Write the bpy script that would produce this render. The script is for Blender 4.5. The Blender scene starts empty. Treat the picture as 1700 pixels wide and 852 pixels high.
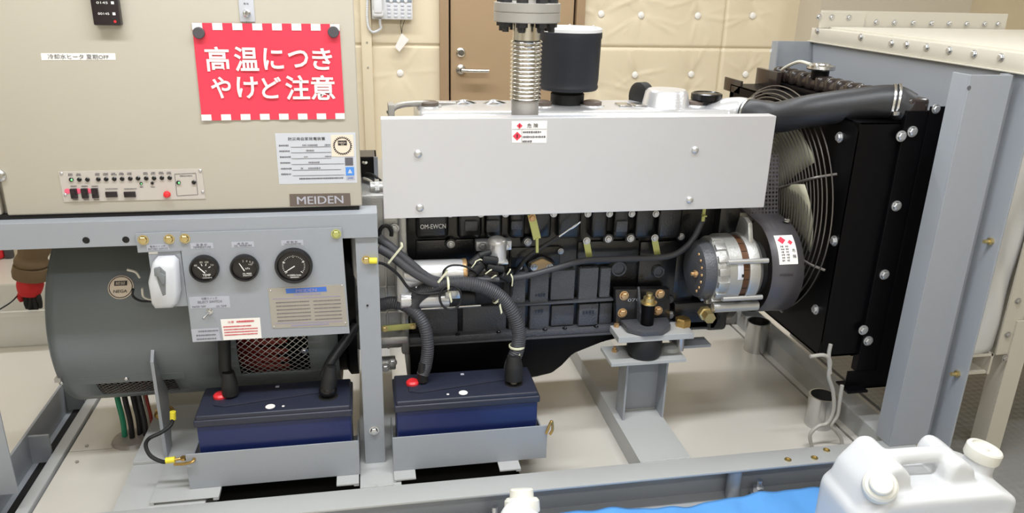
import bpy, bmesh, math, random
from mathutils import Vector, Matrix
random.seed(7)
PI = math.pi
C = bpy.context.scene.collection
SC = bpy.context.scene
V = Vector
# ---------------------------------------------------------------- camera
YAW, PITCH, ROLL, FPX, CAMH = math.radians(11.0949), math.radians(19.835), math.radians(1.49976), 1290.195, 1.5
_fw = V((math.sin(YAW)*math.cos(PITCH), math.cos(YAW)*math.cos(PITCH), -math.sin(PITCH)))
_r0 = V((math.cos(YAW), -math.sin(YAW), 0)); _u0 = _r0.cross(_fw)
_rt = math.cos(ROLL)*_r0 + math.sin(ROLL)*_u0
_up = -math.sin(ROLL)*_r0 + math.cos(ROLL)*_u0
cam = bpy.data.cameras.new('camera'); camo = bpy.data.objects.new('camera', cam); C.objects.link(camo)
m = Matrix.Identity(4)
for i in range(3):
    m[i][0] = _rt[i]; m[i][1] = _up[i]; m[i][2] = -_fw[i]
m[2][3] = CAMH
camo.matrix_world = m
cam.sensor_width = 36; cam.lens = 36*FPX/1700; cam.clip_start = .05
SC.camera = camo
def P(px, py, x=None, y=None, z=None):
    """the point seen at a pixel of the survey photograph on a plane of the room"""
    d = _rt*((px-850)/FPX) - _up*((py-426)/FPX) + _fw
    if x is not None: t = x/d.x
    elif y is not None: t = y/d.y
    else: t = (z-CAMH)/d.z
    return V((0, 0, CAMH)) + d*t
# ---------------------------------------------------------------- light
w = bpy.data.worlds.new('world'); SC.world = w; w.use_nodes = True
w.node_tree.nodes['Background'].inputs[0].default_value = (.9, .93, 1, 1)
w.node_tree.nodes['Background'].inputs[1].default_value = .25
def area(name, loc, sx, sy, power, col=(.93, .965, 1)):
    l = bpy.data.lights.new(name, 'AREA'); l.shape = 'RECTANGLE'; l.size = sx; l.size_y = sy
    l.energy = power; l.color = col
    o = bpy.data.objects.new(name, l); C.objects.link(o); o.location = loc
    return o
area('ceiling_or_fill_lamp', (.2, 1.15, 2.84), 3.2, .18, 105)
area('ceiling_or_fill_lamp', (.2, 3.3, 2.84), 3.2, .18, 75)
area('ceiling_or_fill_lamp', (3.3, 2.2, 2.84), .2, 1.3, 26)  # side fill added on the right to brighten the wall
area('ceiling_or_fill_lamp', (.2, -.9, 2.84), 3.0, .18, 50)  # fill added in front to brighten the engine's front faces
SC.view_settings.view_transform = 'Standard'; SC.view_settings.look = 'None'
SC.view_settings.exposure = -.27; SC.view_settings.gamma = 1
SC.view_settings.use_curve_mapping = False
# ---------------------------------------------------------------- materials
def lin(c):
    c = c/255
    return c/12.92 if c <= .04045 else ((c+.055)/1.055)**2.4
def mat(name, rgb, rough=.5, metal=0, bump=0, bscale=200, var=0, vscale=6, coat=0, emit=0, sss=0, trans=0, aniso=None, spec=None):
    m = bpy.data.materials.new(name); m.use_nodes = True
    nt = m.node_tree; b = nt.nodes['Principled BSDF']
    col = tuple(lin(c) for c in rgb)+(1,)
    b.inputs['Base Color'].default_value = col
    b.inputs['Roughness'].default_value = rough; b.inputs['Metallic'].default_value = metal
    if spec is not None: b.inputs['Specular IOR Level'].default_value = spec
    if coat: b.inputs['Coat Weight'].default_value = coat; b.inputs['Coat Roughness'].default_value = .08
    if trans: b.inputs['Transmission Weight'].default_value = trans
    if sss:
        b.inputs['Subsurface Weight'].default_value = sss; b.inputs['Subsurface Radius'].default_value = (.03, .03, .03)
    if emit:
        b.inputs['Emission Color'].default_value = col; b.inputs['Emission Strength'].default_value = emit
    tc = nt.nodes.new('ShaderNodeTexCoord')
    if var:
        n = nt.nodes.new('ShaderNodeTexNoise'); n.inputs['Scale'].default_value = vscale; n.inputs['Detail'].default_value = 4
        nt.links.new(tc.outputs['Object'], n.inputs['Vector'])
        mx = nt.nodes.new('ShaderNodeMix'); mx.data_type = 'RGBA'
        mx.inputs['A'].default_value = tuple(max(0, c*(1-var)) for c in col[:3])+(1,)
        mx.inputs['B'].default_value = tuple(min(1, c*(1+var)) for c in col[:3])+(1,)
        nt.links.new(n.outputs['Fac'], mx.inputs['Factor']); nt.links.new(mx.outputs['Result'], b.inputs['Base Color'])
        mr = nt.nodes.new('ShaderNodeMapRange')
        mr.inputs['To Min'].default_value = max(0, rough-.07); mr.inputs['To Max'].default_value = min(1, rough+.07)
        nt.links.new(n.outputs['Fac'], mr.inputs['Value']); nt.links.new(mr.outputs['Result'], b.inputs['Roughness'])
    if bump:
        n2 = nt.nodes.new('ShaderNodeTexNoise'); n2.inputs['Scale'].default_value = bscale; n2.inputs['Detail'].default_value = 3
        if aniso:
            mp = nt.nodes.new('ShaderNodeMapping'); mp.inputs['Scale'].default_value = aniso
            nt.links.new(tc.outputs['Object'], mp.inputs['Vector']); nt.links.new(mp.outputs['Vector'], n2.inputs['Vector'])
        else: nt.links.new(tc.outputs['Object'], n2.inputs['Vector'])
        bp = nt.nodes.new('ShaderNodeBump'); bp.inputs['Strength'].default_value = bump; bp.inputs['Distance'].default_value = .004
        nt.links.new(n2.outputs['Fac'], bp.inputs['Height']); nt.links.new(bp.outputs['Normal'], b.inputs['Normal'])
    return m
M = {}
def dm(k, *a, **kw): M[k] = mat(k, *a, **kw)
dm('cabinet_beige', (188, 181, 166), .42, var=.02, bump=.05, bscale=500)
dm('blue_grey', (153, 157, 163), .42, var=.03, bump=.08, bscale=300)
dm('gen_grey', (110, 116, 119), .4, var=.05, bump=.1, bscale=250)
dm('base_grey', (176, 177, 176), .38, var=.05, vscale=4, bump=.06, bscale=200)
dm('pan_beige', (206, 201, 192), .22, var=.05, vscale=3, bump=.05, bscale=20)
dm('floor_beige', (216, 210, 200), .3, var=.03, vscale=2, bump=.04, bscale=30)
dm('wall_vinyl', (224, 210, 182), .5, var=.03, vscale=5, bump=.12, bscale=60)
dm('wall_plain', (215, 208, 192), .7, var=.02)
dm('wall_grey', (196, 186, 168), .6, var=.02)
dm('ceiling_white', (225, 222, 214), .8)
dm('door_tan', (168, 142, 110), .45, var=.02)
dm('door_frame', (160, 134, 104), .45, var=.02)
dm('gap_black', (14, 12, 12), .8)
dm('aluminium', (216, 217, 222), .36, metal=.6, bump=.08, bscale=120, aniso=(.15, 1, 8), var=.04, vscale=3)
dm('cast_alu', (188, 188, 186), .38, metal=.75, bump=.25, bscale=260)
dm('steel', (205, 205, 205), .25, metal=1)
dm('stainless', (214, 210, 202), .22, metal=1)
dm('flange_steel', (168, 164, 158), .4, metal=.35, bump=.1)
dm('zinc_bolt', (206, 206, 206), .35, metal=.8)
dm('gold_zinc', (208, 188, 134), .32, metal=.9)
dm('copper_zinc', (206, 168, 122), .38, metal=.7)
dm('yellow_zinc', (190, 192, 120), .38, metal=.55)
dm('brass', (192, 158, 96), .3, metal=.9, bump=.1)
dm('engine_black', (17, 17, 19), .3, bump=.25, bscale=180, coat=.3)
dm('cast_rough', (112, 114, 120), .27, metal=.3, bump=1.0, bscale=420)
dm('cast_smooth', (80, 81, 86), .32, metal=.15, bump=.5, bscale=200)
dm('black_paint', (6, 5, 7), .42, spec=.15)
dm('brown_black', (44, 36, 34), .25, var=.1, coat=.3)
dm('rubber', (38, 38, 41), .45, bump=.12, bscale=150)
dm('rubber_matt', (22, 22, 23), .6)
dm('loom', (62, 62, 66), .5)
dm('filter_black', (38, 40, 47), .55, bump=.15, bscale=300)
dm('guard_dark', (76, 73, 76), .4, bump=.1, bscale=200)
dm('wire_black', (120, 116, 112), .3, metal=.7)
dm('fan_cream', (168, 164, 142), .45)
dm('white_plastic', (226, 226, 226), .4)
dm('grey_plastic', (120, 124, 126), .4)
dm('phone_white', (226, 226, 228), .4)
dm('key_grey', (200, 202, 210), .5)
dm('lcd_grey', (140, 148, 158), .3)
dm('switch_white', (206, 208, 212), .35)
dm('sign_red', (232, 62, 84), .35)
dm('paper_white', (240, 236, 230), .5)
dm('label_silver', (200, 202, 208), .4)
dm('label_cream', (232, 216, 196), .5)
dm('label_grey', (178, 180, 190), .4)
dm('ink_black', (34, 30, 34), .6)
dm('ink_grey', (96, 94, 100), .6)
dm('ink_red', (206, 70, 80), .6)
dm('ink_white', (236, 234, 230), .5)
dm('plate_brown', (104, 92, 84), .4)
dm('letter_silver', (186, 186, 198), .35, metal=.3)
dm('plate_gold', (168, 162, 152), .36, metal=.25)
dm('blue_print', (66, 112, 198), .4)
dm('sky_print', (76, 140, 220), .4)
dm('lilac_print', (150, 146, 188), .5)
dm('panel_strip', (196, 188, 180), .4, metal=.1)
dm('magnet_grey', (78, 76, 80), .5)
dm('meter_black', (36, 28, 32), .3)
dm('gauge_black', (20, 19, 20), .22)
dm('gauge_face', (34, 29, 29), .4)
dm('red_plastic', (222, 46, 52), .35)
dm('pink_dot', (238, 100, 128), .5)
dm('led_green', (120, 240, 140), .4, emit=.6)
dm('winding_red', (128, 34, 24), .5, var=.2, vscale=20)
dm('battery_lid', (40, 43, 58), .42, bump=.1, bscale=200)
dm('battery_blue', (24, 36, 84), .35, var=.08, vscale=8)
dm('can_plastic', (212, 213, 214), .36, sss=.15)
dm('cap_cream', (224, 222, 212), .38)
dm('tarp_blue', (104, 170, 238), .24, bump=.35, bscale=40, var=.08, vscale=10)
dm('duct_cream', (200, 194, 180), .42, var=.02)
dm('duct_canvas', (222, 222, 222), .32, metal=.25, bump=.4, bscale=14)
dm('checker_grey', (150, 150, 148), .35, metal=.3)
dm('plate_light', (196, 190, 178), .4)
dm('tub_clear', (238, 238, 232), .3, sss=.0)
M['tub_clear'].node_tree.nodes['Principled BSDF'].inputs['Alpha'].default_value = .55
dm('glove_red', (214, 36, 40), .6, bump=.3, bscale=80)
dm('sleeve_brown', (118, 98, 72), .8, bump=.6, bscale=30)
dm('trouser_navy', (40, 44, 60), .8)
dm('skin', (204, 160, 132), .5)
dm('hair', (24, 20, 18), .6)
dm('cable_green', (36, 130, 96), .5)
dm('cable_white', (214, 210, 196), .5)
dm('tie_cream', (222, 220, 190), .5)
dm('ring_yellow', (236, 220, 62), .45)
dm('drain_tube', (172, 168, 160), .3)
dm('gasket_orange', (190, 160, 116), .5)
dm('stator_brown', (98, 66, 44), .4, metal=.3)
dm('putty', (150, 142, 136), .3, bump=.8, bscale=30)
dm('silver_paint', (216, 216, 218), .3, metal=.6, bump=.15, bscale=120)
# checker pattern on the plates beside the base
def tile_bump(k, sc, strength=.5):
    nt = M[k].node_tree; b = nt.nodes['Principled BSDF']
    tc = nt.nodes.new('ShaderNodeTexCoord'); br = nt.nodes.new('ShaderNodeTexVoronoi'); br.inputs['Scale'].default_value = sc
    br.inputs['Randomness'].default_value = .15
    bp = nt.nodes.new('ShaderNodeBump'); bp.inputs['Strength'].default_value = strength; bp.inputs['Distance'].default_value = .003
    nt.links.new(tc.outputs['Object'], br.inputs['Vector']); nt.links.new(br.outputs['Distance'], bp.inputs['Height'])
    nt.links.new(bp.outputs['Normal'], b.inputs['Normal'])
tile_bump('checker_grey', 34, .9); tile_bump('plate_light', 60, .6)
# ---------------------------------------------------------------- mesh helpers
ORG = {}
def basis(n, up=V((0, 0, 1))):
    n = n.normalized()
    if abs(n.dot(up)) > .99: up = V((0, 1, 0))
    a = up.cross(n).normalized(); return a, n.cross(a)
def spline(pts, k=8):
    pts = [V(p) for p in pts]
    if len(pts) < 3: return pts
    q = [2*pts[0]-pts[1]]+pts+[2*pts[-1]-pts[-2]]; out = []
    for i in range(1, len(q)-2):
        a, b, c, d = q[i-1:i+3]
        for j in range(k):
            t = j/k
            out.append(.5*((2*b)+(c-a)*t+(2*a-5*b+4*c-d)*t*t+(3*b-a-3*c+d)*t**3))
    out.append(pts[-1]); return out
class G:
    def __init__(s): s.bm = bmesh.new()
    def _merge(s, tb, mi):
        vm = [s.bm.verts.new(v.co) for v in tb.verts]
        tb.verts.index_update()
        for f in tb.faces:
            try: nf = s.bm.faces.new([vm[v.index] for v in f.verts]); nf.material_index = mi
            except ValueError: pass
        tb.free()
    def obox(s, c, a, b, d, bev=0, mi=0, seg=2):
        c, a, b, d = V(c), V(a), V(b), V(d); tb = bmesh.new()
        vs = [tb.verts.new(c+i*a+j*b+k*d) for i in (-1, 1) for j in (-1, 1) for k in (-1, 1)]
        for q in ((0, 1, 3, 2), (4, 6, 7, 5), (0, 4, 5, 1), (2, 3, 7, 6), (0, 2, 6, 4), (1, 5, 7, 3)):
            tb.faces.new([vs[i] for i in q])
        bmesh.ops.recalc_face_normals(tb, faces=tb.faces)
        if bev: bmesh.ops.bevel(tb, geom=tb.edges[:], offset=bev, segments=seg, profile=.5, affect='EDGES')
        s._merge(tb, mi); return s
    def box(s, x0, x1, y0, y1, z0, z1, bev=0, mi=0, seg=2):
        return s.obox(((x0+x1)/2, (y0+y1)/2, (z0+z1)/2), (abs(x1-x0)/2, 0, 0), (0, abs(y1-y0)/2, 0), (0, 0, abs(z1-z0)/2), bev, mi, seg)
    def lathe(s, p, axis, prof, n=28, mi=0, a0=0, a1=2*PI, up=V((0, 0, 1))):
        p = V(p); ax = V(axis).normalized(); u, v = basis(ax, up); full = a1-a0 > 2*PI-1e-4
        rings = []
        for r, t in prof:
            if r < 1e-6: rings.append([s.bm.verts.new(p+ax*t)]); continue
            rings.append([s.bm.verts.new(p+ax*t+(u*math.cos(a0+(a1-a0)*i/n)+v*math.sin(a0+(a1-a0)*i/n))*r) for i in range(n if full else n+1)])
        for A, B in zip(rings, rings[1:]):
            k = n
            for i in range(k):
                j = (i+1) % len(A) if len(A) > 1 else 0; j2 = (i+1) % len(B) if len(B) > 1 else 0
                i1 = i if len(A) > 1 else 0; i2 = i if len(B) > 1 else 0
                vs = []
                for q in (A[i1], A[j], B[j2], B[i2]):
                    if q not in vs: vs.append(q)
                if len(vs) > 2:
                    f = s.bm.faces.new(vs); f.material_index = mi
        return s
    def cyl(s, p0, p1, r, r2=None, n=20, mi=0, bev=0):
        p0, p1 = V(p0), V(p1); d = p1-p0; L = d.length; r2 = r if r2 is None else r2
        if bev: pr = [(0, 0), (r-bev, 0), (r, bev), (r2, L-bev), (r2-bev, L), (0, L)]
        else: pr = [(0, 0), (r, 0), (r2, L), (0, L)]
        return s.lathe(p0, d, pr, n, mi)
    def tube(s, pts, r, n=10, mi=0, k=8, smooth=True, caps=True, rf=None):
        p = spline(pts, k) if smooth else [V(q) for q in pts]
        N = len(p); prev = None; rings = []
        for i in range(N):
            t = (p[min(i+1, N-1)]-p[max(i-1, 0)]).normalized()
            if prev is None: a, b = basis(t)
            else:
                a = (prev-t*prev.dot(t)); a = a.normalized() if a.length > 1e-6 else basis(t)[0]
            b = t.cross(a); prev = a
            rr = rf(i/(N-1), i) if rf else r
            rings.append([s.bm.verts.new(p[i]+(a*math.cos(2*PI*j/n)+b*math.sin(2*PI*j/n))*rr) for j in range(n)])
        for A, B in zip(rings, rings[1:]):
            for j in range(n):
                f = s.bm.faces.new((A[j], A[(j+1) % n], B[(j+1) % n], B[j])); f.material_index = mi
        if caps:
            f = s.bm.faces.new(rings[0][::-1]); f.material_index = mi
            f = s.bm.faces.new(rings[-1]); f.material_index = mi
        return s
    def prism(s, pts, vec, mi=0, bev=0):
        tb = bmesh.new(); vec = V(vec)
        a = [tb.verts.new(V(p)) for p in pts]; b = [tb.verts.new(V(p)+vec) for p in pts]; n = len(a)
        tb.faces.new(a[::-1]); tb.faces.new(b)
        for i in range(n): tb.faces.new((a[i], a[(i+1) % n], b[(i+1) % n], b[i]))
        bmesh.ops.recalc_face_normals(tb, faces=tb.faces)
        if bev: bmesh.ops.bevel(tb, geom=tb.edges[:], offset=bev, segments=2, profile=.5, affect='EDGES')
        s._merge(tb, mi); return s
    def ball(s, c, r, mi=0, n=14, sc=(1, 1, 1)):
        tb = bmesh.new(); bmesh.ops.create_uvsphere(tb, u_segments=n, v_segments=n//2+1, radius=r)
        for v in tb.verts: v.co = V((v.co.x*sc[0], v.co.y*sc[1], v.co.z*sc[2]))+V(c)
        s._merge(tb, mi); return s
    def grid(s, f, nu, nv, mi=0):
        vs = [[s.bm.verts.new(V(f(i/nu, j/nv))) for j in range(nv+1)] for i in range(nu+1)]
        for i in range(nu):
            for j in range(nv):
                q = s.bm.faces.new((vs[i][j], vs[i+1][j], vs[i+1][j+1], vs[i][j+1])); q.material_index = mi
        return s
def link_mesh(name, me, parent):
    """me holds world coordinates; its origin is moved to the middle of its bottom"""
    xs = [v.co for v in me.vertices]
    lo = V([min(c[i] for c in xs) for i in range(3)]); hi = V([max(c[i] for c in xs) for i in range(3)])
    c = V(((lo.x+hi.x)/2, (lo.y+hi.y)/2, lo.z))
    me.transform(Matrix.Translation(-c))
    o = bpy.data.objects.new(name, me); C.objects.link(o)
    if parent is not None: o.parent = parent; o.location = c-ORG[parent.name]
    else: o.location = c
    ORG[o.name] = c
    return o
def build(g, name, mats, parent=None, label=None, cat=None, group=None, kind=None, flat=False, ang=35):
    me = bpy.data.meshes.new(name)
    bmesh.ops.recalc_face_normals(g.bm, faces=g.bm.faces[:])
    g.bm.to_mesh(me); g.bm.free()
    for k in (mats if isinstance(mats, (list, tuple)) else [mats]): me.materials.append(M[k])
    if not flat:
        me.polygons.foreach_set('use_smooth', [True]*len(me.polygons)); me.set_sharp_from_angle(angle=math.radians(ang))
    o = link_mesh(name, me, parent); tag(o, label, cat, group, kind)
    return o
def tag(o, label=None, cat=None, group=None, kind=None):
    if label: o['label'] = label
    if cat: o['category'] = cat
    if group: o['group'] = group
    if kind: o['kind'] = kind
    return o
def empty(name, loc, label, cat, group=None):
    o = bpy.data.objects.new(name, None); o.empty_display_size = .1; C.objects.link(o); o.location = V(loc); ORG[o.name] = V(loc)
    return tag(o, label, cat, group)
def struct(g, name, mats, parent=None, **k):
    return build(g, name, mats, parent, kind=None if parent else 'structure', **k)
NX, NY, NZ = V((1, 0, 0)), V((0, 1, 0)), V((0, 0, 1))
FACE = V((0, -1, 0))
BOLT = {}
def bolt(parent, p, n, r=.008, m='zinc_bolt', name='bolt', washer=True):
    key = (m, washer)
    if key not in BOLT:
        g = G()
        if washer: g.lathe((0, 0, 0), (0, 0, 1), [(0, -.1), (1.35, -.1), (1.35, .18), (1.0, .2)], 20)
        g.lathe((0, 0, .15), (0, 0, 1), [(1, 0), (1, .5), (.86, .62), (0, .66)], 6)
        me = bpy.data.meshes.new('bolt'); g.bm.to_mesh(me); g.bm.free(); me.materials.append(M[m]); BOLT[key] = me
    o = bpy.data.objects.new(name, BOLT[key]); C.objects.link(o); o.parent = parent
    o.location = V(p)-ORG[parent.name]; o.rotation_mode = 'QUATERNION'
    o.rotation_quaternion = V(n).to_track_quat('Z', 'Y'); o.scale = (r, r, r)
    return o
def rivet(parent, p, n, r=.006, m='zinc_bolt', name='screw'):
    key = ('rv', m)
    if key not in BOLT:
        g = G().lathe((0, 0, 0), (0, 0, 1), [(1, -.1), (1, .2), (.8, .5), (.4, .66), (0, .7)], 14)
        me = bpy.data.meshes.new('screw'); g.bm.to_mesh(me); g.bm.free(); me.materials.append(M[m]); BOLT[key] = me
        me.polygons.foreach_set('use_smooth', [True]*len(me.polygons))
    o = bpy.data.objects.new(name, BOLT[key]); C.objects.link(o); o.parent = parent
    o.location = V(p)-ORG[parent.name]; o.rotation_mode = 'QUATERNION'
    o.rotation_quaternion = V(n).to_track_quat('Z', 'Y'); o.scale = (r, r, r)
    return o
def text_mesh(s, h=None, wd=None, bold=0):
    cu = bpy.data.curves.new('lettering', 'FONT'); cu.body = s; cu.size = 1; cu.offset = bold; cu.extrude = .004
    cu.resolution_u = 3; cu.align_x = 'CENTER'; cu.align_y = 'CENTER'
    o = bpy.data.objects.new('lettering', cu); C.objects.link(o)
    dg = bpy.context.evaluated_depsgraph_get(); me = bpy.data.meshes.new_from_object(o.evaluated_get(dg))
    bpy.data.objects.remove(o); bpy.data.curves.remove(cu)
    return me
def text(s, c, wd, h, m, parent, u=NX, v=NZ, bold=0, name='lettering', lift=.0008, heavy=0):
    """lettering of the given width and height centred at c on a face spanned by u (right) and v (up)"""
    me = text_mesh(s, bold=bold)
    if len(me.vertices) == 0: return None
    if heavy:
        b = bmesh.new()
        for k in (-heavy, 0, heavy):
            n0 = len(b.verts); b.from_mesh(me); b.verts.ensure_lookup_table()
            for q in b.verts[n0:]: q.co.x += k; q.co.z += abs(k)*.02+k*.01
        b.to_mesh(me); b.free()
    xs = [q.co.x for q in me.vertices]; ys = [q.co.y for q in me.vertices]
    cx, cy = (min(xs)+max(xs))/2, (min(ys)+max(ys))/2
    sx = wd/(max(xs)-min(xs)) if wd else None; sy = h/(max(ys)-min(ys)) if h else sx
    if sx is None: sx = sy
    n = u.cross(v)
    for q in me.vertices: q.co = V(c)+u*((q.co.x-cx)*sx)+v*((q.co.y-cy)*sy)+n*(lift+q.co.z*.02)
    me.materials.clear(); me.materials.append(M[m])
    return link_mesh(name, me, parent)
def plate(g, tl, tr, br, bl, th, mi=0):
    """a thin sheet whose front is the quad and whose thickness runs behind it"""
    n = (V(tr)-V(tl)).cross(V(bl)-V(tl)).normalized()   # points behind for a -y facing quad
    return g.prism([tl, tr, br, bl], n*th, mi)
def bars(g, c, wd, h, u=NX, v=NZ, mi=0, seed=0, fill=.6, lift=.0006):
    """a row of tiny printed marks too small to read"""
    rnd = random.Random(seed); x = -wd/2; n = u.cross(v)
    while x < wd/2:
        k = h*rnd.uniform(.5, 1.1)
        g.obox(V(c)+u*(x+k/2)+n*lift, u*(k*fill/2), v*(h/2*rnd.uniform(.6, 1)), n*.0003, mi=mi); x += k
    return g
# ================================================================ the room
YW = 4.4
struct(G().box(-3.4, 4.6, -1.7, 4.6, -.1, 0), 'floor', 'floor_beige', flat=True)
struct(G().box(-3.4, 4.6, -1.7, 4.6, 2.9, 3.0), 'ceiling', 'ceiling_white', flat=True)
struct(G().box(-3.4, -3.3, -1.7, 4.6, 0, 2.9), 'wall_left', 'wall_plain', flat=True)
struct(G().box(-3.3, 4.5, -1.8, -1.7, 0, 2.9), 'wall_front', 'wall_plain', flat=True)
# quilted sound-proof panels of the back wall
btn = [P(*q, y=YW) for q in ((664, 121), (997, 23), (1063, 25), (1157, 26), (1248, 26), (945, 124), (1053, 124), (1146, 123), (1236, 123))]
zs = P(1100, 79, y=YW).z; xs1 = P(1197, 81, y=YW).x; xs0 = P(611, 80, y=YW).x
bx = [q.x for q in btn]
allb = [(q.x, q.z) for q in btn]
for k in range(-6, 0):
    for zz in (btn[0].z, btn[1].z): allb.append((xs0+.27+.42*k, zz))
for q in list(allb):
    for dz in (-.42, -.84, .42, .84): allb.append((q[0], q[1]+dz))
rw = random.Random(3)
rays = [[(rw.uniform(0, 2*PI), rw.uniform(.1, .28), rw.uniform(.001, .003)) for _ in range(7)] for _ in allb]
def quilt(x, z):
    d = 0
    for sx in (xs0, xs1, xs0-.91, xs0-1.82, xs1+.9): d -= .012*math.exp(-((x-sx)/.008)**2)
    for sz in (zs, zs-.9, zs+.9): d -= .012*math.exp(-((z-sz)/.008)**2)
    for (qx, qz), rr in zip(allb, rays):
        dx, dz = x-qx, z-qz; r2 = dx*dx+dz*dz
        if r2 > .12: continue
        r = math.sqrt(r2); d -= .014*math.exp(-r/.05)
        a = math.atan2(dz, dx)
        for (a0, L, amp) in rr:
            da = math.atan2(math.sin(a-a0), math.cos(a-a0))*r
            if r < L: d += amp*math.exp(-(da/.013)**2)*math.sin(PI*min(1, r/L))**.7
    return d
DX0, DX1 = P(738, 90, y=YW).x, P(955, 90, y=YW).x
def qwall(x0, x1, z0, z1, nu, nv):
    g = G(); g.grid(lambda u, v: (x0+(x1-x0)*u, YW-.02-quilt(x0+(x1-x0)*u, z0+(z1-z0)*v), z0+(z1-z0)*v), nu, nv); return g
g = G().box(-3.3, 4.5, YW+.03, YW+.13, 0, 2.9)
PILX = P(1321, 30, y=YW).x
for a in ((-.6, DX0-.03, .8, 1.6, 90, 90), (DX1+.03, PILX+.05, .8, 1.6, 180, 110)):
    q = qwall(*a); g._merge(q.bm, 0)
g.box(-3.3, -.6, YW-.02, YW+.03, 0, 2.9); g.box(-.6, DX0-.03, YW-.02, YW+.03, 0, .8); g.box(-.6, DX0-.03, YW-.02, YW+.03, 1.6, 2.9)
g.box(DX1+.03, 4.5, YW-.02, YW+.03, 0, .8); g.box(DX1+.03, 4.5, YW-.02, YW+.03, 1.6, 2.9); g.box(DX0-.03, DX1+.03, YW-.02, YW+.03, 2.05, 2.9)
wall = struct(g, 'wall_back', 'wall_vinyl')
for q in btn:
    build(G().lathe(V((q.x, YW-.012, q.z)), FACE, [(0.019, 0), (.017, .006), (.01, .009), (0, .01)], 18), 'button', 'paper_white', wall)
# seam cover strip with two screws on the wall beside the cabinet
a, b = P(597, 0, y=YW).x, P(606, 0, y=YW).x
struct(G().box(a, a+.055, YW-.05, YW-.015, .3, 1.9, .003), 'trim_1', 'wall_vinyl')
for py in (70, 112):
    q = P(596, py, y=YW-.05); bolt(bpy.data.objects['trim_1'], (a+.03, YW-.05, q.z), FACE, .005, 'flange_steel', 'screw', False)
# right wall and the plain boxed pier in the corner
struct(G().box(4.4, 4.5, -1.7, YW, 0, 2.9), 'wall_right', 'wall_vinyl', flat=True)
struct(G().box(PILX, P(1600, 20, y=4.2).x, 4.15, YW-.02, 0, 2.9), 'wall_back_pier', 'wall_grey', flat=True)
q = P(1671, 35, x=4.4)
build(G().lathe((4.4, q.y, q.z), (-1, 0, 0), [(.024, 0), (.02, .008), (0, .012)], 16), 'button', 'paper_white', bpy.data.objects['wall_right'])
# door
g = G()
z1 = 2.05
d = empty('door_1', ((DX0+DX1)/2, YW-.03, 0), None, None); d['kind'] = 'structure'
build(G().box(DX0+.03, DX1-.03, YW-.035, YW+.0, 0.0, z1-.03, .002), 'door_leaf', 'door_tan', d, flat=True)
fw = .045
g = G().box(DX0-.03, DX0+.018, YW-.055, YW+.03, 0, z1+.02, .002); g.box(DX1-.018, DX1+.03, YW-.055, YW+.03, 0, z1+.02, .002); g.box(DX0+.018, DX1-.018, YW-.055, YW+.03, z1-.02, z1+.02, .002)
build(g, 'door_frame', 'door_frame', d, flat=True)
g = G().box(DX0+.018, DX1-.018, YW+.002, YW+.025, 0, z1-.02); build(g, 'door_gap', 'gap_black', d, flat=True)
q = P(765, 115, y=YW-.04)
g = G().lathe(q, FACE, [(0, 0), (.026, 0), (.026, .006), (.012, .01), (.012, .05), (0, .05)], 24)
g.tube([q+V((0, -.045, 0)), q+V((.02, -.05, -.002)), q+V((.06, -.052, -.003)), q+V((.148, -.05, -.004))], .0115, 12)
build(g, 'lever_handle', 'stainless', d)
q = P(765, 87, y=YW-.035)
g = G().lathe(q, FACE, [(0, 0), (.026, 0), (.026, .005), (.02, .01), (.016, .012), (.016, .018), (0, .018)], 24); g.box(q.x-.0015, q.x+.0015, q.y-.0195, q.y-.017, q.z-.008, q.z+.008)
build(g, 'lock', 'stainless', d)
# raised steel floor plates on the right
struct(G().box(1.86, 4.4, -.3, 2.9, 0, .012), 'trim_2', 'checker_grey', flat=True)
struct(G().box(1.74, 1.84, 1.2, 3.6, 0, .010), 'trim_3', 'plate_light', flat=True)
# ================================================================ the skid base of the set
XB0, XB1 = -1.06, 1.685
base = empty('generator_base_frame', (.3, 2.4, 0), 'long pale grey steel skid frame lying on the floor under the whole generator set', 'machine base')
g = G().box(XB0, XB1, 1.80, 1.882, .122, .13, .002); g.box(XB0, XB1, 1.80, 1.87, .0, .008)
build(g, 'front_rail', 'base_grey', base)
build(G().box(XB0, XB1, 1.868, 1.882, .0, .1225), 'rail_web', 'blue_grey', base)  # pale grey web; shade under the flange is put into this darker colour
g = G().box(XB0, XB1, 2.93, 3.01, .122, .13, .002); g.box(XB0, XB1, 2.93, 2.944, 0, .124); build(g, 'rear_rail', 'base_grey', base)
def chan(x0, x1, y0=1.88, y1=2.93):
    return G().box(x0, x1, y0, y1, .122, .13, .0015).box(x0, x0+.008, y0, y1, .0, .123).box(x1-.008, x1, y0, y1, .0, .123)
for x0, x1 in ((.781, .943), (1.605, XB1), (-.05, .066), (-.70, -.465)): build(chan(x0, x1), 'cross_member', 'base_grey', base)
g = G().box(-1.066, -1.058, 1.885, 2.93, 0, .135); g.box(-1.06, -.985, 1.885, 2.93, .02, .028); build(g, 'side_plate', 'blue_grey', base)
g = G().box(-.993, -.958, 1.885, 2.93, .0, .068, .003); build(g, 'side_rail', 'base_grey', base)
for y in (2.30, 2.62):
    build(G().box(-1.058, -1.0, y, y+.01, .028, .125), 'gusset', 'blue_grey', base)
# weld beads where the members meet the rail
def weld(a, b, r=.004):
    n = 26; a, b = V(a), V(b); g = G()
    g.tube([a.lerp(b, i/n)+V((0, random.uniform(-.001, .001), random.uniform(-.0006, .001))) for i in range(n+1)], r, 8, smooth=False, rf=lambda t, i: r*(1 if i % 2 else .72))
    return build(g, 'weld_bead', 'base_grey', base)
weld((.785, 1.884, .130), (.94, 1.884, .130)); weld((-.046, 1.884, .13), (.062, 1.884, .13))
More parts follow.
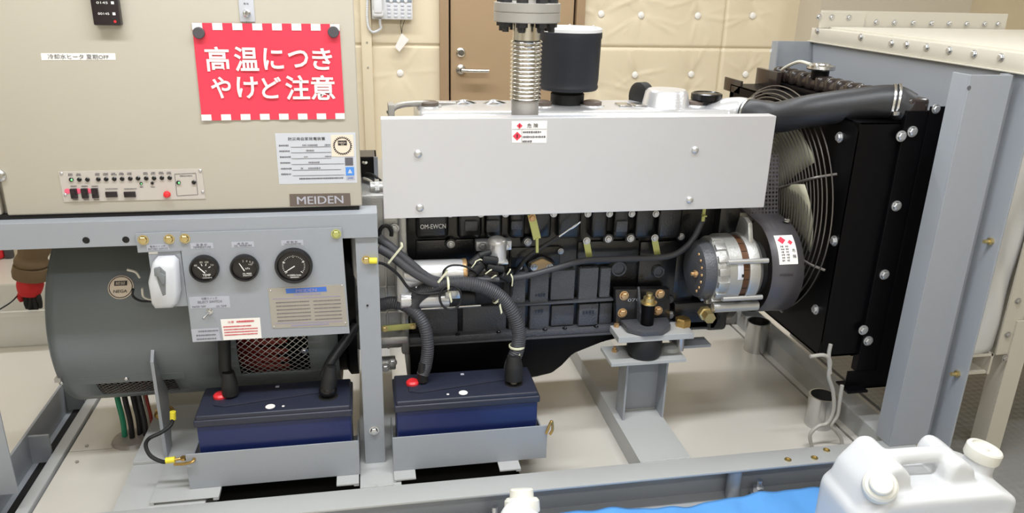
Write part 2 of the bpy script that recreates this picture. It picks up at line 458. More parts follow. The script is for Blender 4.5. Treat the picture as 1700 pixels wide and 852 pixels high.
# pan sheets closing the base
for i, (x0, x1) in enumerate(((-.95, -.70), (-.465, -.05), (.066, .781), (.943, 1.605))):
    g = G()
    if i == 3:
        g.box(x0, 1.570, 1.884, 2.93, .052, .06); g.box(1.580, x1, 1.884, 2.93, .052, .06)
    elif i == 0:
        g.box(x0, -.70, 1.884, 2.30, .052, .06); g.box(x0, -.70, 2.303, 2.93, .052, .06)
    elif i == 1: g.box(x0, x1, 2.14, 2.93, .052, .06)
    else: g.box(x0, .43, 2.14, 2.93, .052, .06); g.box(.43, x1, 1.884, 2.93, .052, .06)
    build(g, 'pan_sheet', 'pan_beige', base, flat=True)
build(G().box(XB0+.02, XB1-.02, 1.89, 2.92, .004, .03), 'under_shade', 'gap_black', base, flat=True)  # black sheet painting the shade of the void under the battery trays
for px, py in ((144, 741), (128, 768)):
    q = P(px, py, z=.06); bolt(base, q+V((0, 0, .001)), NZ, .0055, 'flange_steel', 'screw', False)
for px, py in ((1308, 764), (1352, 761), (1372, 748)):
    q = P(px, py, z=.13)
    g = G().lathe(q, NZ, [(.010, -.002), (.0105, .003), (.007, .004), (.007, .0005), (0, .0005)], 18); build(g, 'nut', 'gold_zinc', base)
q = P(1220, 797, y=1.83); build(G().cyl((q.x, 1.835, .008), (q.x, 1.835, .124), .021, n=20), 'stiffener', 'blue_grey', base)
# anchor bolts fixing the base to the floor
for px, py, who in ((1262, 806, 'right'), (822, 848, 'left')):
    q = P(px, py, y=1.815)
    g = G().cyl((q.x, 1.822, .008), (q.x, 1.822, .07), .009, n=14)
    g.lathe((q.x, 1.822, .03), NZ, [(0, 0), (.017, 0), (.017, .016), (0, .016)], 6); g.lathe((q.x, 1.822, .022), NZ, [(0, 0), (.024, 0), (.024, .005), (0, .005)], 20)
    build(g, 'anchor_bolt', 'zinc_bolt', None, 'anchor bolt in the front rail %s' % ('just behind the blue tarp' if who == 'right' else 'beside the cap of the partly seen white can'), 'bolt', 'anchor bolts of the skid')
# two sleeves standing on the pan under the radiator
for px, py, lab, h in ((1366, 712, 'galvanised pipe sleeve standing on the pan beside the drain tube loops', .115), (1259, 586, 'galvanised pipe sleeve standing on the pan far behind the black engine pulley', .13)):
    q = P(px, py, z=.06)
    build(G().lathe((q.x, q.y+.03, .06), NZ, [(.047, 0), (.047, h), (.041, h), (.041, .004), (0, .004)], 28), 'pipe_sleeve', 'steel', None, lab, 'pipe')
# ================================================================ stand that carries the cabinet
YF = 1.99
st = empty('cabinet_stand', (-.4, YF+.03, .13), 'blue-grey steel stand of posts and a beam carrying the beige control cabinet', 'stand')
g = G().box(-1.1, .026, YF, YF+.006, .838, .905, .001); g.box(-1.1, .026, YF+.006, YF+.075, .898, .905); build(g, 'front_beam', 'blue_grey', st, flat=True)
g = G().box(-.034, .025, YF+.008, YF+.014, .13, .84, .001); g.box(.019, .025, YF+.014, YF+.075, .13, .9); build(g, 'post', 'blue_grey', st, flat=True)
g = G().box(-1.1, -.972, YF+.008, YF+.014, .13, .84, .001); g.box(-1.1, -1.094, YF+.014, YF+.075, .13, .9); build(g, 'post', 'blue_grey', st, flat=True)
g = G().box(-1.1, -1.04, YF+.07, 2.6, .84, .9); build(g, 'side_beam', 'blue_grey', st, flat=True)
g = G().box(-.22, -.16, YF+.07, 2.6, .84, .9); build(g, 'side_beam', 'blue_grey', st, flat=True)
for px, py in ((143, 399), (209, 398)):
    q = P(px, py, y=YF)
    build(G().lathe((q.x, YF-.0004, q.z), FACE, [(0, 0), (.0085, 0), (.0085, .0003), (0, .0003)], 16), 'bolt_hole', 'gap_black', st)
q = P(621, 715, y=YF+.008); bolt(st, (q.x, YF+.008, q.z), FACE, .0105, 'steel')
q = P(610, 507, y=YF+.008); bolt(st, (q.x, YF+.0075, q.z), FACE, .003, 'gap_black', 'screw', False)
# ================================================================ control cabinet
YD = 2.022
cab = empty('control_cabinet', (-.6, 2.25, .905), 'large beige steel control cabinet standing on the blue-grey stand', 'cabinet')
build(G().box(-1.35, -.016, YD+.03, 2.5, .905, 1.78, .004), 'body', 'cabinet_beige', cab)
g = G().box(-.868, -.012, YD, YD+.026, .916, 1.76, .005, seg=3); build(g, 'door', 'cabinet_beige', cab)
build(G().box(-1.34, -.882, YD+.006, YD+.028, .916, 1.76, .005), 'side_door', 'cabinet_beige', cab)
build(G().box(-1.34, -.02, YD+.004, YD+.028, .9055, .9155), 'door_gap', 'gap_black', cab, flat=True)  # black strip painting the shadow gap under the cabinet doors
q = P(2, 291, y=YD); build(G().lathe((q.x-.002, YD+.006, q.z), FACE, [(0, 0), (.014, 0), (.014, .012), (.009, .016), (0, .016)], 20), 'latch', 'steel', cab)
def onface(px, py, y): return P(px, py, y=y)
# hour meter block
a, b = P(156, 42, y=YD-.02), P(201, 42, y=YD-.02)
hm = build(G().box(a.x, b.x, YD-.022, YD, a.z, a.z+.11, .003), 'timer_unit', 'meter_black', cab)
for dz, s in ((.085, ''), (.05, '0145'), (.026, '00145')):
    if s: text(s, ((a.x+b.x)/2-.004, YD-.022, a.z+dz), .024, .005, 'ink_white', hm)
    g = G()
    if s: g.box((a.x+b.x)/2+.015, (a.x+b.x)/2+.021, YD-.0228, YD-.0218, a.z+dz-.003, a.z+dz+.003)
    else: bars(g, ((a.x+b.x)/2, YD-.022, a.z+.078), .022, .003, seed=4)
    build(g, 'marks', 'ink_white', hm, flat=True)
build(G().lathe((b.x-.011, YD-.022, a.z+.009), FACE, [(0.003, 0), (.003, .001), (0, .001)], 12), 'reset_button', 'red_plastic', hm)
# key switch plate
a, b = P(399, 36, y=YD), P(424, 36, y=YD)
kp = build(G().box(a.x, b.x, YD-.003, YD+.001, a.z, a.z+.13, .001), 'key_switch', 'label_silver', cab)
q = P(410, 22, y=YD-.003)
build(G().lathe(q, FACE, [(0, 0), (.0085, 0), (.0085, .006), (.006, .008), (.006, .006), (0, .006)], 20), 'key_barrel', 'steel', kp)
build(G().box(q.x-.0012, q.x+.0012, q.y-.03, q.y-.004, q.z-.002, q.z+.006).lathe(q+V((0, -.034, .002)), NX, [(.003, -.0012), (.008, -.0012), (.008, .0012), (.003, .0012)], 16), 'key', 'steel', kp)
text('運 転', (q.x, YD-.003, q.z+.022), .012, .004, 'ink_grey', kp); text('停 止', (q.x, YD-.003, q.z-.02), .010, .004, 'ink_grey', kp)
# tape label
tl, tr, br, bl = [P(*k, y=YD-.0006) for k in ((67.5, 88.5), (191, 88.5), (192, 99.5), (69, 100))]
tp = build(plate(G(), tl, tr, br, bl, .0008), 'tape_label', 'paper_white', cab, label='white label tape')
text('冷却水ヒータ 夏期OFF', (tl+tr+br+bl)/4, (tr-tl).length*.82, (tl-bl).length*.72, 'ink_grey', tp)
# annunciator strip
tl, tr, br, bl = [P(*k, y=YD-.002) for k in ((97, 285), (335, 280.5), (341, 330), (106, 335.5))]
uu = (tr-tl).normalized(); vv = (tl-bl).normalized()
strip = build(plate(G(), tl, tr, br, bl, .003), 'indicator_panel', 'panel_strip', cab, label='grey indicator panel with lamps and switches')
def sp(px, py): return P(px, py, y=YD-.002)
for px, py in ((102, 288), (332.5, 283.5), (336.5, 318.5), (108.5, 323.5)): rivet(strip, sp(px, py), FACE, .004)
lamps = [(118.5, 298), (132, 298), (145.5, 298), (163.5, 297.5), (176.5, 297.3), (190, 297), (203, 296.7), (216.5, 296.4), (229.5, 296), (243, 296), (256, 295.7), (269, 295.3), (282, 295.2), (296.5, 303), (322, 302.5), (234.5, 304.5), (253, 304)]
for i, (px, py) in enumerate(lamps):
    r = .0052 if i < 15 else .0036
    lo = build(G().lathe(sp(px, py), FACE, [(0, 0), (r, 0), (r, .003), (r*.8, .004), (0, .0035)], 18), 'indicator_lamp', 'gauge_black', strip)
    if i in (0, 13, 15): build(G().lathe(sp(px, py)+V((r*.3, -.0038, -r*.1)), FACE, [(0, 0), (r*.5, 0), (r*.3, .0014), (0, .002)], 12), 'lit_led', 'led_green', lo)
for i, px in enumerate((123.5, 141.5, 158.5)):
    q = sp(px, 321-.4*i)
    build(G().box(q.x-.0075, q.x+.0075, YD-.009, YD-.002, q.z-.0125, q.z+.0125, .001).obox(q+V((0, -.008, .004)), NX*.005, NY*.003, NZ*.006), 'rocker_switch', 'meter_black', strip)
    q = sp(px-11.5, 317.5-.2*i); build(G().lathe(q, FACE, [(0, 0), (.0068, 0), (.0068, .0008), (0, .0008)], 18), 'red_dot', 'pink_dot', strip)
for px in (185.5, 216): q = sp(px, 322.5); build(G().box(q.x-.0135, q.x+.0135, YD-.007, YD-.002, q.z-.007, q.z+.007, .001), 'push_switch', 'meter_black', strip)
q = sp(277.5, 322.5); build(G().lathe(q, FACE, [(.0085, 0), (.0085, .003), (.0065, .004), (.0065, .012), (.005, .013), (0, .013)], 20), 'stop_button', 'red_plastic', strip)
g = G()
for i, (px, py) in enumerate(lamps[:13]):
    if i not in (2, 8): bars(g, sp(px-2, py-7), .010, .003, mi=0, seed=i); bars(g, sp(px-2, py-9.3), .009, .0025, seed=i+40)
for px in (235, 253.5): bars(g, sp(px, 310.5), .008, .0025, seed=int(px))
bars(g, sp(309, 292), .03, .003, seed=5); 
for px in (185, 216, 122, 140, 157): bars(g, sp(px, 313.5 if px > 180 else 309), .028 if px > 180 else .014, .0025, seed=int(px))
for px in (125, 143, 160): bars(g, sp(px, 331.5), .012, .002, seed=int(px))
a, b, c, d2 = sp(290, 289), sp(325, 287.5), sp(328.5, 323), sp(294, 325)
for p0, p1 in ((a, b), (b, c), (c, d2), (d2, a)): g.tube([p0+V((0, -.0006, 0)), p1+V((0, -.0006, 0))], .0005, 5, smooth=False)
build(g, 'printed_marks', 'ink_grey', strip, flat=True)
# rating label
tl, tr, br, bl = [P(*k, y=YD-.0006) for k in ((456.5, 221.5), (590, 220), (593, 303.5), (463.5, 306))]
rl = build(plate(G(), tl, tr, br, bl, .0012), 'rating_label', 'label_silver', cab, label='silver rating label with a gear mark')
def rp(u, v): return tl.lerp(tr, u).lerp(bl.lerp(br, u), v)
W = (tr-tl).length; H = (tl-bl).length
text('防災用自家発電装置', rp(.385, .11), W*.46, H*.062, 'ink_black', rl)
g = G()
rows = [.235, .345, .46, .575, .69, .8]
for i, v in enumerate(rows):
    bars(g, rp(.095, v), W*.12, H*.03, seed=i, fill=.7)
    xe = (.68, .68, .68, .84, .8, .84)[i]
    a = rp(.18, v+.035); b = rp(xe, v+.035); g.obox((a+b)/2+V((0, -.0005, 0)), (b-a)/2, NY*.0003, NZ*.0004)
bars(g, rp(.35, .235), W*.05, H*.03, seed=11); bars(g, rp(.45, .235), W*.12, H*.03, seed=12); bars(g, rp(.64, .235), W*.07, H*.03, seed=13)
bars(g, rp(.42, .34), W*.1, H*.03, seed=14); bars(g, rp(.36, .46), W*.05, H*.025, seed=15); bars(g, rp(.64, .46), W*.08, H*.025, seed=16)
bars(g, rp(.45, .575), W*.12, H*.03, seed=17); bars(g, rp(.45, .69), W*.14, H*.03, seed=18); bars(g, rp(.3, .69), W*.03, H*.03, seed=19)
bars(g, rp(.54, .895), W*.56, H*.03, seed=20, fill=.75)
build(g, 'printed_marks', 'ink_grey', rl, flat=True)
c = rp(.83, .255); R = H*.185
gl = build(G().obox(c+V((0, -.0004, 0)), NX*R*1.15, NY*.0004, NZ*R*1.15), 'gear_mark', 'label_cream', rl, flat=True)
g = G()
ring = [(R*.80, 0), (R*.86, 0), (R*.86, .0006), (R*.80, .0006), (R*.80, 0)]
g.lathe(c+V((0, -.0008, 0)), FACE, ring, 48)
for k in range(28):
    a = 2*PI*k/28; dr = V((math.cos(a), 0, math.sin(a))); tg = V((-math.sin(a), 0, math.cos(a)))
    g.obox(c+dr*R*.92+V((0, -.0011, 0)), dr*R*.07, tg*R*.05, NY*.0003)
g.obox(c+V((0, -.001, R*.3)), NX*R*.46, NY*.0003, NZ*R*.26)
build(g, 'gear_teeth', 'ink_black', gl, flat=True)
text('NEGA', c+V((0, -.0012, R*.34)), R*.72, R*.2, 'label_cream', gl); text('認証', c+V((0, -.0012, R*.12)), R*.3, R*.1, 'label_cream', gl)
c = rp(.905, .57); build(G().obox(c+V((0, -.0003, 0)), NX*W*.052, NY*.0003, NZ*H*.08).obox(c+V((0, -.0006, 0)), NX*W*.02, NY*.0003, NZ*H*.03), 'grey_stamp', 'ink_grey', rl, flat=True)
c = rp(.912, .765); bs = build(G().obox(c+V((0, -.0003, 0)), NX*W*.054, NY*.0003, NZ*H*.085), 'blue_stamp', 'sky_print', rl, flat=True)
build(G().prism([c+V((-W*.03, -.0008, -H*.04)), c+V((W*.03, -.0008, -H*.04)), c+V((0, -.0008, H*.05))], (0, .0003, 0)), 'triangle', 'label_silver', bs, flat=True)
c = rp(.915, .9); build(G().obox(c+V((0, -.0003, 0)), NX*W*.054, NY*.0003, NZ*H*.04), 'grey_stamp', 'label_grey', rl, flat=True); text('JAB', c+V((0, -.0006, 0)), W*.07, H*.04, 'blue_print', rl)
# maker's plate
tl, tr, br, bl = [P(*k, y=YD-.0015) for k in ((480.5, 322.5), (581, 321), (582.5, 341.5), (481.5, 343))]
mp = build(plate(G(), tl, tr, br, bl, .002), 'maker_plate', 'plate_brown', cab, label='dark maker plate')
text('MEIDEN', (tl+tr+br+bl)/4, (tr-tl).length*.77, (tl-bl).length*.62, 'letter_silver', mp, heavy=.014)
# burn warning sign held by two magnets
YS = YD-.0022
tl, tr, br, bl = [P(*k, y=YS) for k in ((318.5, 38), (563.5, 40), (572.5, 197.5), (335.5, 200))]
g = G()
def sgn(u, v): return tl.lerp(tr, u).lerp(bl.lerp(br, u), v)
def wav(u, v): return sgn(u, v)+V((0, -.0012*math.sin(u*7+v*2)-.006*max(0, v-.8)*(1-u), 0))
g.grid(lambda u, v: wav(u, v), 30, 16); g.grid(lambda u, v: wav(u, v)+V((0, .0008, 0)), 30, 16)
SIGN_ARGS = (None, 'red burn-warning sign with white writing and white dashes, held on the cabinet by magnets', 'sign')
n = 15
for vv0, vv1 in ((0.0, .068), (.937, 1.0)):
    for k in range(0, n, 2):
        u0, u1 = k/n, (k+1)/n
        q = [wav(u0, vv0), wav(u1, vv0), wav(u1, vv1), wav(u0, vv1)]
        for z_ in q: z_ += V((0, -.0012, 0))
        g.prism(q, (0, .001, 0), 1)
sg = build(g, 'warning_sign', ['sign_red', 'paper_white'], *SIGN_ARGS)
Wd = (tr-tl).length; Hd = (tl-bl).length
def sgp(px, py): return P(px, py, y=YS-.002)
for s, xs_, py in (('高温につき', (361, 409, 454, 495, 535), 98), ('やけど注意', (367, 411, 451, 494, 536), 145.5)):
    for ch, px in zip(s, xs_):
        hh = 41 if ch in '高温注意' else 36
        a, b = sgp(px-hh*.49, py), sgp(px+hh*.49, py); z0_, z1_ = sgp(px, py+hh/2), sgp(px, py-hh/2)
        ww = (b-a).length*(1 if ch in '高温注意け' else .94)
        text(ch, sgp(px, py), ww, (z1_-z0_).length*(1 if ch != 'つ' else .8), 'paper_white', sg, bold=.018)
for px, py, lab in ((330.5, 54.5, 'dark grey round magnet holding the left top corner of the red sign'), (553.5, 53, 'dark grey round magnet holding the right top corner of the red sign')):
    q = P(px, py, y=YS-.003)
    build(G().lathe(q, FACE, [(0, 0), (.0135, 0), (.0135, .006), (.012, .0075), (0, .0075)], 24), 'magnet', 'magnet_grey', None, lab, 'magnet', 'sign magnets')
# ================================================================ instrument panel
YI = 1.984
ip = empty('instrument_panel', P(445, 560, y=YI), 'blue-grey instrument panel with three black gauges bolted to the stand beam', 'panel')
tl, tr, br, bl = [P(*k, y=YI) for k in ((297, 387), (567, 378), (580.5, 553.5), (320, 568.5))]
build(plate(G(), tl, tr, br, bl, .004), 'panel_plate', 'blue_grey', ip, flat=True)
for px, py, mm in ((307, 396, 'gold_zinc'), (558, 388.5, 'yellow_zinc')): bolt(ip, P(px, py, y=YI), FACE, .0095, mm)
def ipp(px, py): return P(px, py, y=YI)
def gauge(px, py, rpx, faces):
    c = ipp(px, py); r = (ipp(px+rpx, py)-c).length
    b = build(G().lathe(c, FACE, [(0, -.002), (r, 0), (r, .012), (r*.95, .016), (r*.86, .016), (r*.82, .012), (r*.82, .007), (0, .007)], 40), 'gauge', 'gauge_black', ip, label='black round gauge')
    f = build(G().lathe(c+V((0, -.0075, 0)), FACE, [(0, 0), (r*.81, 0), (r*.81, .0008), (0, .0008)], 32), 'dial', 'gauge_face', b)
    y = c.y-.0086
    o = V((c.x, y, c.z))
    return b, o, r
def needle(b, o, a, L, back=.1, wd=.0013):
    d = V((math.cos(a), 0, math.sin(a))); s = V((-math.sin(a), 0, math.cos(a)))
    build(G().prism([o-d*L*back-s*wd, o+d*L-s*wd*.6, o+d*L+s*wd*.6, o-d*L*back+s*wd], (0, -.0012, 0)), 'needle', 'ink_white', b, flat=True)
def ticks(b, o, r, a0, a1, n, L, w_=.0006):
    g = G()
    for i in range(n):
        a = a0+(a1-a0)*i/(n-1); d = V((math.cos(a), 0, math.sin(a))); s = V((-math.sin(a), 0, math.cos(a)))
        g.obox(o+d*(r-L/2), d*L/2, s*w_, NY*.0003)
    build(g, 'tick_marks', 'ink_white', b, flat=True)
b, o, r = gauge(340, 445, 24.8, 0)
ticks(b, o+V((0, 0, -r*.08)), r*.5, math.radians(150), math.radians(30), 4, r*.16, .001); needle(b, o+V((.001, 0, -r*.3)), math.radians(132), r*.62, 0)
text('TEMP', o+V((r*.12, 0, -r*.45)), r*.55, r*.17, 'ink_white', b, bold=.01)
text('40', o+V((-r*.55, 0, r*.3)), r*.2, r*.14, 'ink_white', b); text('80', o+V((-r*.15, 0, r*.52)), r*.2, r*.14, 'ink_white', b); text('100', o+V((r*.22, 0, r*.52)), r*.24, r*.14, 'ink_white', b); text('120', o+V((r*.56, 0, r*.3)), r*.2, r*.12, 'ink_white', b)
text('℃', o+V((r*.1, 0, -r*.15)), r*.12, r*.1, 'ink_white', b); build(bars(G(), o+V((r*.12, 0, -r*.66)), r*.6, r*.06, seed=3), 'marks', 'ink_white', b, flat=True)
b, o, r = gauge(406.5, 443.5, 24.2, 0)
needle(b, o+V((-.0005, 0, -r*.2)), math.radians(118), r*.68, 0)
text('kPa', o+V((r*.22, 0, -r*.02)), r*.3, r*.13, 'ink_white', b); text('×10²', o+V((r*.45, 0, r*.28)), r*.3, r*.14, 'ink_white', b)
for k, s in ((-.05, '2'), (.2, '4'), (.42, '6'), (.6, '8')): text(s, o+V((r*k, 0, r*(.55-k*k*.35))), r*.09, r*.15, 'ink_white', b)
text('OIL PRESS', o+V((r*.15, 0, -r*.42)), r*.6, r*.13, 'ink_white', b, bold=.01); build(bars(G(), o+V((r*.15, 0, -r*.57)), r*.6, r*.06, seed=6), 'marks', 'ink_white', b, flat=True)
b, o, r = gauge(488, 440, 31.5, 0)
ticks(b, o, r*.6, math.radians(222), math.radians(-42), 27, r*.06); ticks(b, o, r*.62, math.radians(222), math.radians(-42), 5, r*.14, .0009); needle(b, o+V((r*.05, 0, 0)), math.radians(212), r*.62, 0)
for a, s in ((226, '0'), (156, '1'), (90, '2'), (24, '3'), (-44, '4')):
    text(s, o+V((math.cos(math.radians(a)), 0, math.sin(math.radians(a))))*0 + o*0 + V((o.x+r*.72*math.cos(math.radians(a)), o.y, o.z+r*.72*math.sin(math.radians(a)))), r*.09, r*.14, 'ink_white', b)
text('×1000r/min', o+V((0, 0, -r*.52)), r*.72, r*.11, 'ink_white', b, bold=.01); build(bars(G(), o+V((0, 0, -r*.65)), r*.45, r*.07, seed=9), 'marks', 'ink_white', b, flat=True)
def labplate(q4, m_, name, th=.0008, dy=.0004, lab=None):
    q = [P(*k, y=YI-dy) for k in q4]; o = build(plate(G(), *q, th), name, m_, ip, flat=True, label=lab)
    return o, (lambda u, v: q[0].lerp(q[1], u).lerp(q[3].lerp(q[2], u), v)), (q[1]-q[0]).length, (q[0]-q[3]).length
for q4, s1, s2 in ((((315.5, 404), (353, 403), (354.5, 412.5), (317, 413.5)), '温 度 計', 'TEMPERATURE'), (((384, 402), (421, 401), (422, 410), (385, 411)), '油 圧 計', 'OIL PRESSURE'), (((466.5, 399.5), (503, 398.5), (504, 407), (467.5, 408)), '回 転 計', 'TACHOMETER')):
    o, f, W, H = labplate(q4, 'label_grey', 'name_label'); text(s1, f(.5, .28), W*.5, H*.36, 'ink_grey', o); text(s2, f(.5, .7), W*.8, H*.3, 'ink_grey', o)
o, f, W, H = labplate(((313.5, 493.5), (380.5, 491.5), (382.5, 510.5), (316, 512.5)), 'label_grey', 'name_label')
text('切替スイッチ', f(.5, .15), W*.4, H*.2, 'ink_grey', o); text('SELECT SWITCH', f(.5, .45), W*.6, H*.2, 'ink_grey', o)
text('WATER TEMP', f(.22, .85), W*.34, H*.15, 'ink_grey', o); text('OIL TEMP', f(.78, .85), W*.26, H*.15, 'ink_grey', o)
o, f, W, H = labplate(((317, 547), (363, 544.5), (366, 565), (320, 567.5)), 'label_grey', 'small_label')
g = G(); bars(g, f(.6, .2), W*.7, H*.12, seed=1); bars(g, f(.5, .52), W*.7, H*.12, seed=2); bars(g, f(.5, .82), W*.7, H*.12, seed=3); build(g, 'marks', 'ink_grey', o, flat=True)
o, f, W, H = labplate(((366, 530.5), (431.5, 527.5), (434.5, 561.5), (371, 565)), 'paper_white', 'caution_label', lab='white caution label printed in red')
text('注意', f(.25, .14), W*.16, H*.1, 'ink_red', o)
g = G(); bars(g, f(.6, .14), W*.42, H*.09, seed=77, fill=.8)
for i, v in enumerate((.36, .5, .63, .76)): bars(g, f(.47-(.08 if i == 0 else 0), v), W*(.7 if i == 0 else .84), H*.055, seed=i+60, fill=.8)
build(g, 'marks', 'ink_red', o, flat=True)
o, f, W, H = labplate(((445, 479), (571, 472.5), (577.5, 541), (451.5, 545.5)), 'plate_gold', 'rating_plate', .0015, .001, 'gold-grey rating plate')
build(G().prism([f(.225, .03)+V((0, -.0004, 0)), f(.76, .03)+V((0, -.0004, 0)), f(.765, .145)+V((0, -.0004, 0)), f(.23, .145)+V((0, -.0004, 0))], (0, .0004, 0)), 'blue_band', 'blue_print', o, flat=True)
text('MEIDEN', f(.495, .09)+V((0, -.0005, 0)), W*.27, H*.075, 'lilac_print', o, heavy=.014)
g = G()
for v, u0, u1 in ((.27, .05, .94), (.88, .05, .94)):
    a, b = f(u0, v), f(u1, v); g.obox((a+b)/2+V((0, -.0004, 0)), (b-a)/2, NY*.0002, NZ*.0006)
bars(g, f(.5, .19), W*.35, H*.05, seed=5); bars(g, f(.5, .94), W*.5, H*.04, seed=6)
build(g, 'rules', 'lilac_print', o, flat=True)
g = G()
for i, v in enumerate((.36, .45, .54, .63, .72, .81)): bars(g, f(.3, v), W*.44, H*.025, seed=i+80); bars(g, f(.75, v), W*.36, H*.025, seed=i+90)
build(g, 'marks', 'ink_grey', o, flat=True)
for u, v in ((.03, .06), (.97, .02), (.03, .96), (.97, .93)): rivet(o, f(u, v), FACE, .0025)
# toggle
q = ipp(348.5, 516)
t = build(G().lathe(q, FACE, [(0, 0), (.008, 0), (.008, .003), (.0055, .003), (.0055, .011), (0, .011)], 18), 'toggle_switch', 'steel', ip)
build(G().tube([q+V((0, -.01, 0)), q+V((-.006, -.02, -.004)), q+V((-.013, -.03, -.009))], .003, 10, rf=lambda t_, i: .0022+.0016*t_), 'lever', 'steel', t)
# battery isolator on its own bracket
bs = empty('battery_switch', P(276, 508, y=YI), 'white battery isolator switch with grey toggle on a bracket left of the gauges', 'switch')
tl, tr, br, bl = [P(*k, y=YI-.0005) for k in ((224.5, 388.5), (299, 385.5), (302.5, 416.5), (229, 419.5))]
build(plate(G(), tl, tr, br, bl, .005), 'bracket', 'blue_grey', bs, flat=True)
tl, tr, br, bl = [P(*k, y=YI+.003) for k in ((245, 413), (299, 413), (312, 508), (259, 510.5))]
build(plate(G(), tl, tr, br, bl, .004), 'mounting_plate', 'blue_grey', bs, flat=True)
for px, py in ((238, 398.5), (281, 397)): bolt(bs, P(px, py, y=YI-.0005), FACE, .0095, 'gold_zinc')
q4 = [P(*k, y=YI-.001) for k in ((243, 407), (279.5, 405), (281, 414.5), (244.5, 416))]
o = build(plate(G(), *q4, .0006), 'name_label', 'label_grey', bs, flat=True)
text('電池スイッチ', (q4[0]+q4[1])/2*.7+(q4[2]+q4[3])/2*.3, (q4[1]-q4[0]).length*.7, .005, 'ink_grey', o); text('BATTERY SWITCH', (q4[0]+q4[1])/2*.25+(q4[2]+q4[3])/2*.75, (q4[1]-q4[0]).length*.9, .004, 'ink_grey', o)
q4 = [P(*k, y=YI+.002) for k in ((246.5, 418), (262, 417.5), (262, 421.5), (247, 422))]; build(plate(G(), *q4, .0006), 'tag_label', 'paper_white', bs, flat=True)
out = [P(*k, y=YI-.002) for k in ((257, 431), (263, 425), (290, 424), (297, 431), (301, 480), (298, 498), (290, 505), (262, 506), (256, 498), (250, 462))]
tb = G()
cx = sum((q for q in out), V())/len(out)
prev = [q+V((0, .004, 0)) for q in out]
lay = [(0, 1.0), (-.022, 1.0), (-.034, .93), (-.042, .78)]
rings = []
for dy, sc in lay: rings.append([tb.bm.verts.new(V((cx.x+(q.x-cx.x)*sc, q.y+dy, cx.z+(q.z-cx.z)*(sc+.0)))) for q in out])
for A, B in zip(rings, rings[1:]):
    for i in range(len(A)): tb.bm.faces.new((A[i], A[(i+1) % len(A)], B[(i+1) % len(A)], B[i]))
tb.bm.faces.new(rings[-1])
hs = build(tb, 'housing', 'switch_white', bs, ang=60)
slot = [P(*k, y=YI-.046) for k in ((257, 447), (266, 444), (275, 452), (275, 490), (270, 492), (262, 470))]
build(G().prism([q+V((0, .001, 0)) for q in slot], (0, .004, 0), bev=.0008), 'slot', 'grey_plastic', hs)
tg = [P(*k, y=YI-.05) for k in ((255, 446), (265, 444), (267, 454), (274, 458), (273, 474), (268, 472), (262, 460), (256, 459))]
build(G().prism(tg, (0, .014, 0), bev=.002), 'toggle', 'grey_plastic', bs)
# ================================================================ alternator end (the generator itself)
AY, AZ, AR = 2.40, .505, .272
def onc(x, deg, r=AR):
    """point on the generator drum; 0 deg faces the front, 90 deg straight up"""
    a = math.radians(deg); return V((x, AY-r*math.cos(a), AZ+r*math.sin(a)))
gen = empty('generator', (-.45, AY, .13), 'big grey drum-shaped generator lying under the beige cabinet', 'generator')
XL, XR = -.872, -.10
def drum(x0, x1, r, g=None, t=.006):
    g = g or G(); g.lathe((x0, AY, AZ), NX, [(r-t, 0), (r, 0), (r, x1-x0), (r-t, x1-x0)], 72); return g
# drum with openings left for the two mesh windows
W1 = (XL+.085, XL+.30, -47, -29)
W2 = (-.385, -.185, -30, 8)
g = G()
N = 96
xsd = sorted(set([XL, XL+.02, W1[0], W1[1], W2[0], W2[1], -.53, XR]))
ths = sorted(set([-180+360*i/N for i in range(N+1)]+[W1[2], W1[3], W2[2], W2[3]]))
for xa, xb in zip(xsd, xsd[1:]):
    for ta, tb_ in zip(ths, ths[1:]):
        xm, tm = (xa+xb)/2, (ta+tb_)/2
        if any(w_[0] < xm < w_[1] and w_[2] < tm < w_[3] for w_ in (W1, W2)): continue
        g.bm.faces.new([g.bm.verts.new(onc(*k)) for k in ((xa, ta), (xb, ta), (xb, tb_), (xa, tb_))])
bmesh.ops.remove_doubles(g.bm, verts=g.bm.verts, dist=1e-5)
drumo = build(g, 'drum', 'gen_grey', gen)
mod = drumo.modifiers.new('thick', 'SOLIDIFY'); mod.thickness = .006; mod.offset = 1
g = G().lathe((XL-.004, AY, AZ), NX, [(0, .02), (AR-.02, .012), (AR-.004, 0), (AR+.004, .0), (AR+.004, .012), (AR-.004, .02), (0, .03)], 72); build(g, 'end_cover', 'gen_grey', gen)
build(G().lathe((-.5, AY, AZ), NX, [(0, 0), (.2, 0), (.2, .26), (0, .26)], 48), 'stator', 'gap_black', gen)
g = G()
for k in range(40):
    a = 2*PI*k/40; d = V((0, math.cos(a), math.sin(a))); g.tube([V((-.40, AY, AZ))+d*.2, V((-.33, AY, AZ))+d*.232, V((-.26, AY, AZ))+d*.232, V((-.215, AY, AZ))+d*.2], .0125, 8)
build(g, 'winding_coil', 'winding_red', gen)
g = G().lathe((XL+.10, AY, AZ), NX, [(.19, 0), (.235, .02), (.235, .16), (.19, .18)], 48); build(g, 'exciter_winding', 'winding_red', gen)
def mesh_window(w_, name, nx, nt, frame, top):
    x0, x1, t0, t1 = w_
    g = G()
    for s in (1, -1):
        for k in range(-nt, nx+1):
            pts = []
            for j in range(0, nt*2+1):
                u = (k+j/2*1.0)/nx if s == 1 else (k+nt-j/2)/nx
                if -1e-6 <= u <= 1+1e-6: pts.append(onc(x0+(x1-x0)*u, t0+(t1-t0)*j/(nt*2), AR+.002))
            if len(pts) > 1: g.tube(pts, .0011, 5, smooth=False)
    return build(g, name, 'wire_black' if name == 'lower_mesh' else 'zinc_bolt', gen)
mesh_window(W1, 'lower_mesh', 13, 6, 0, 0)
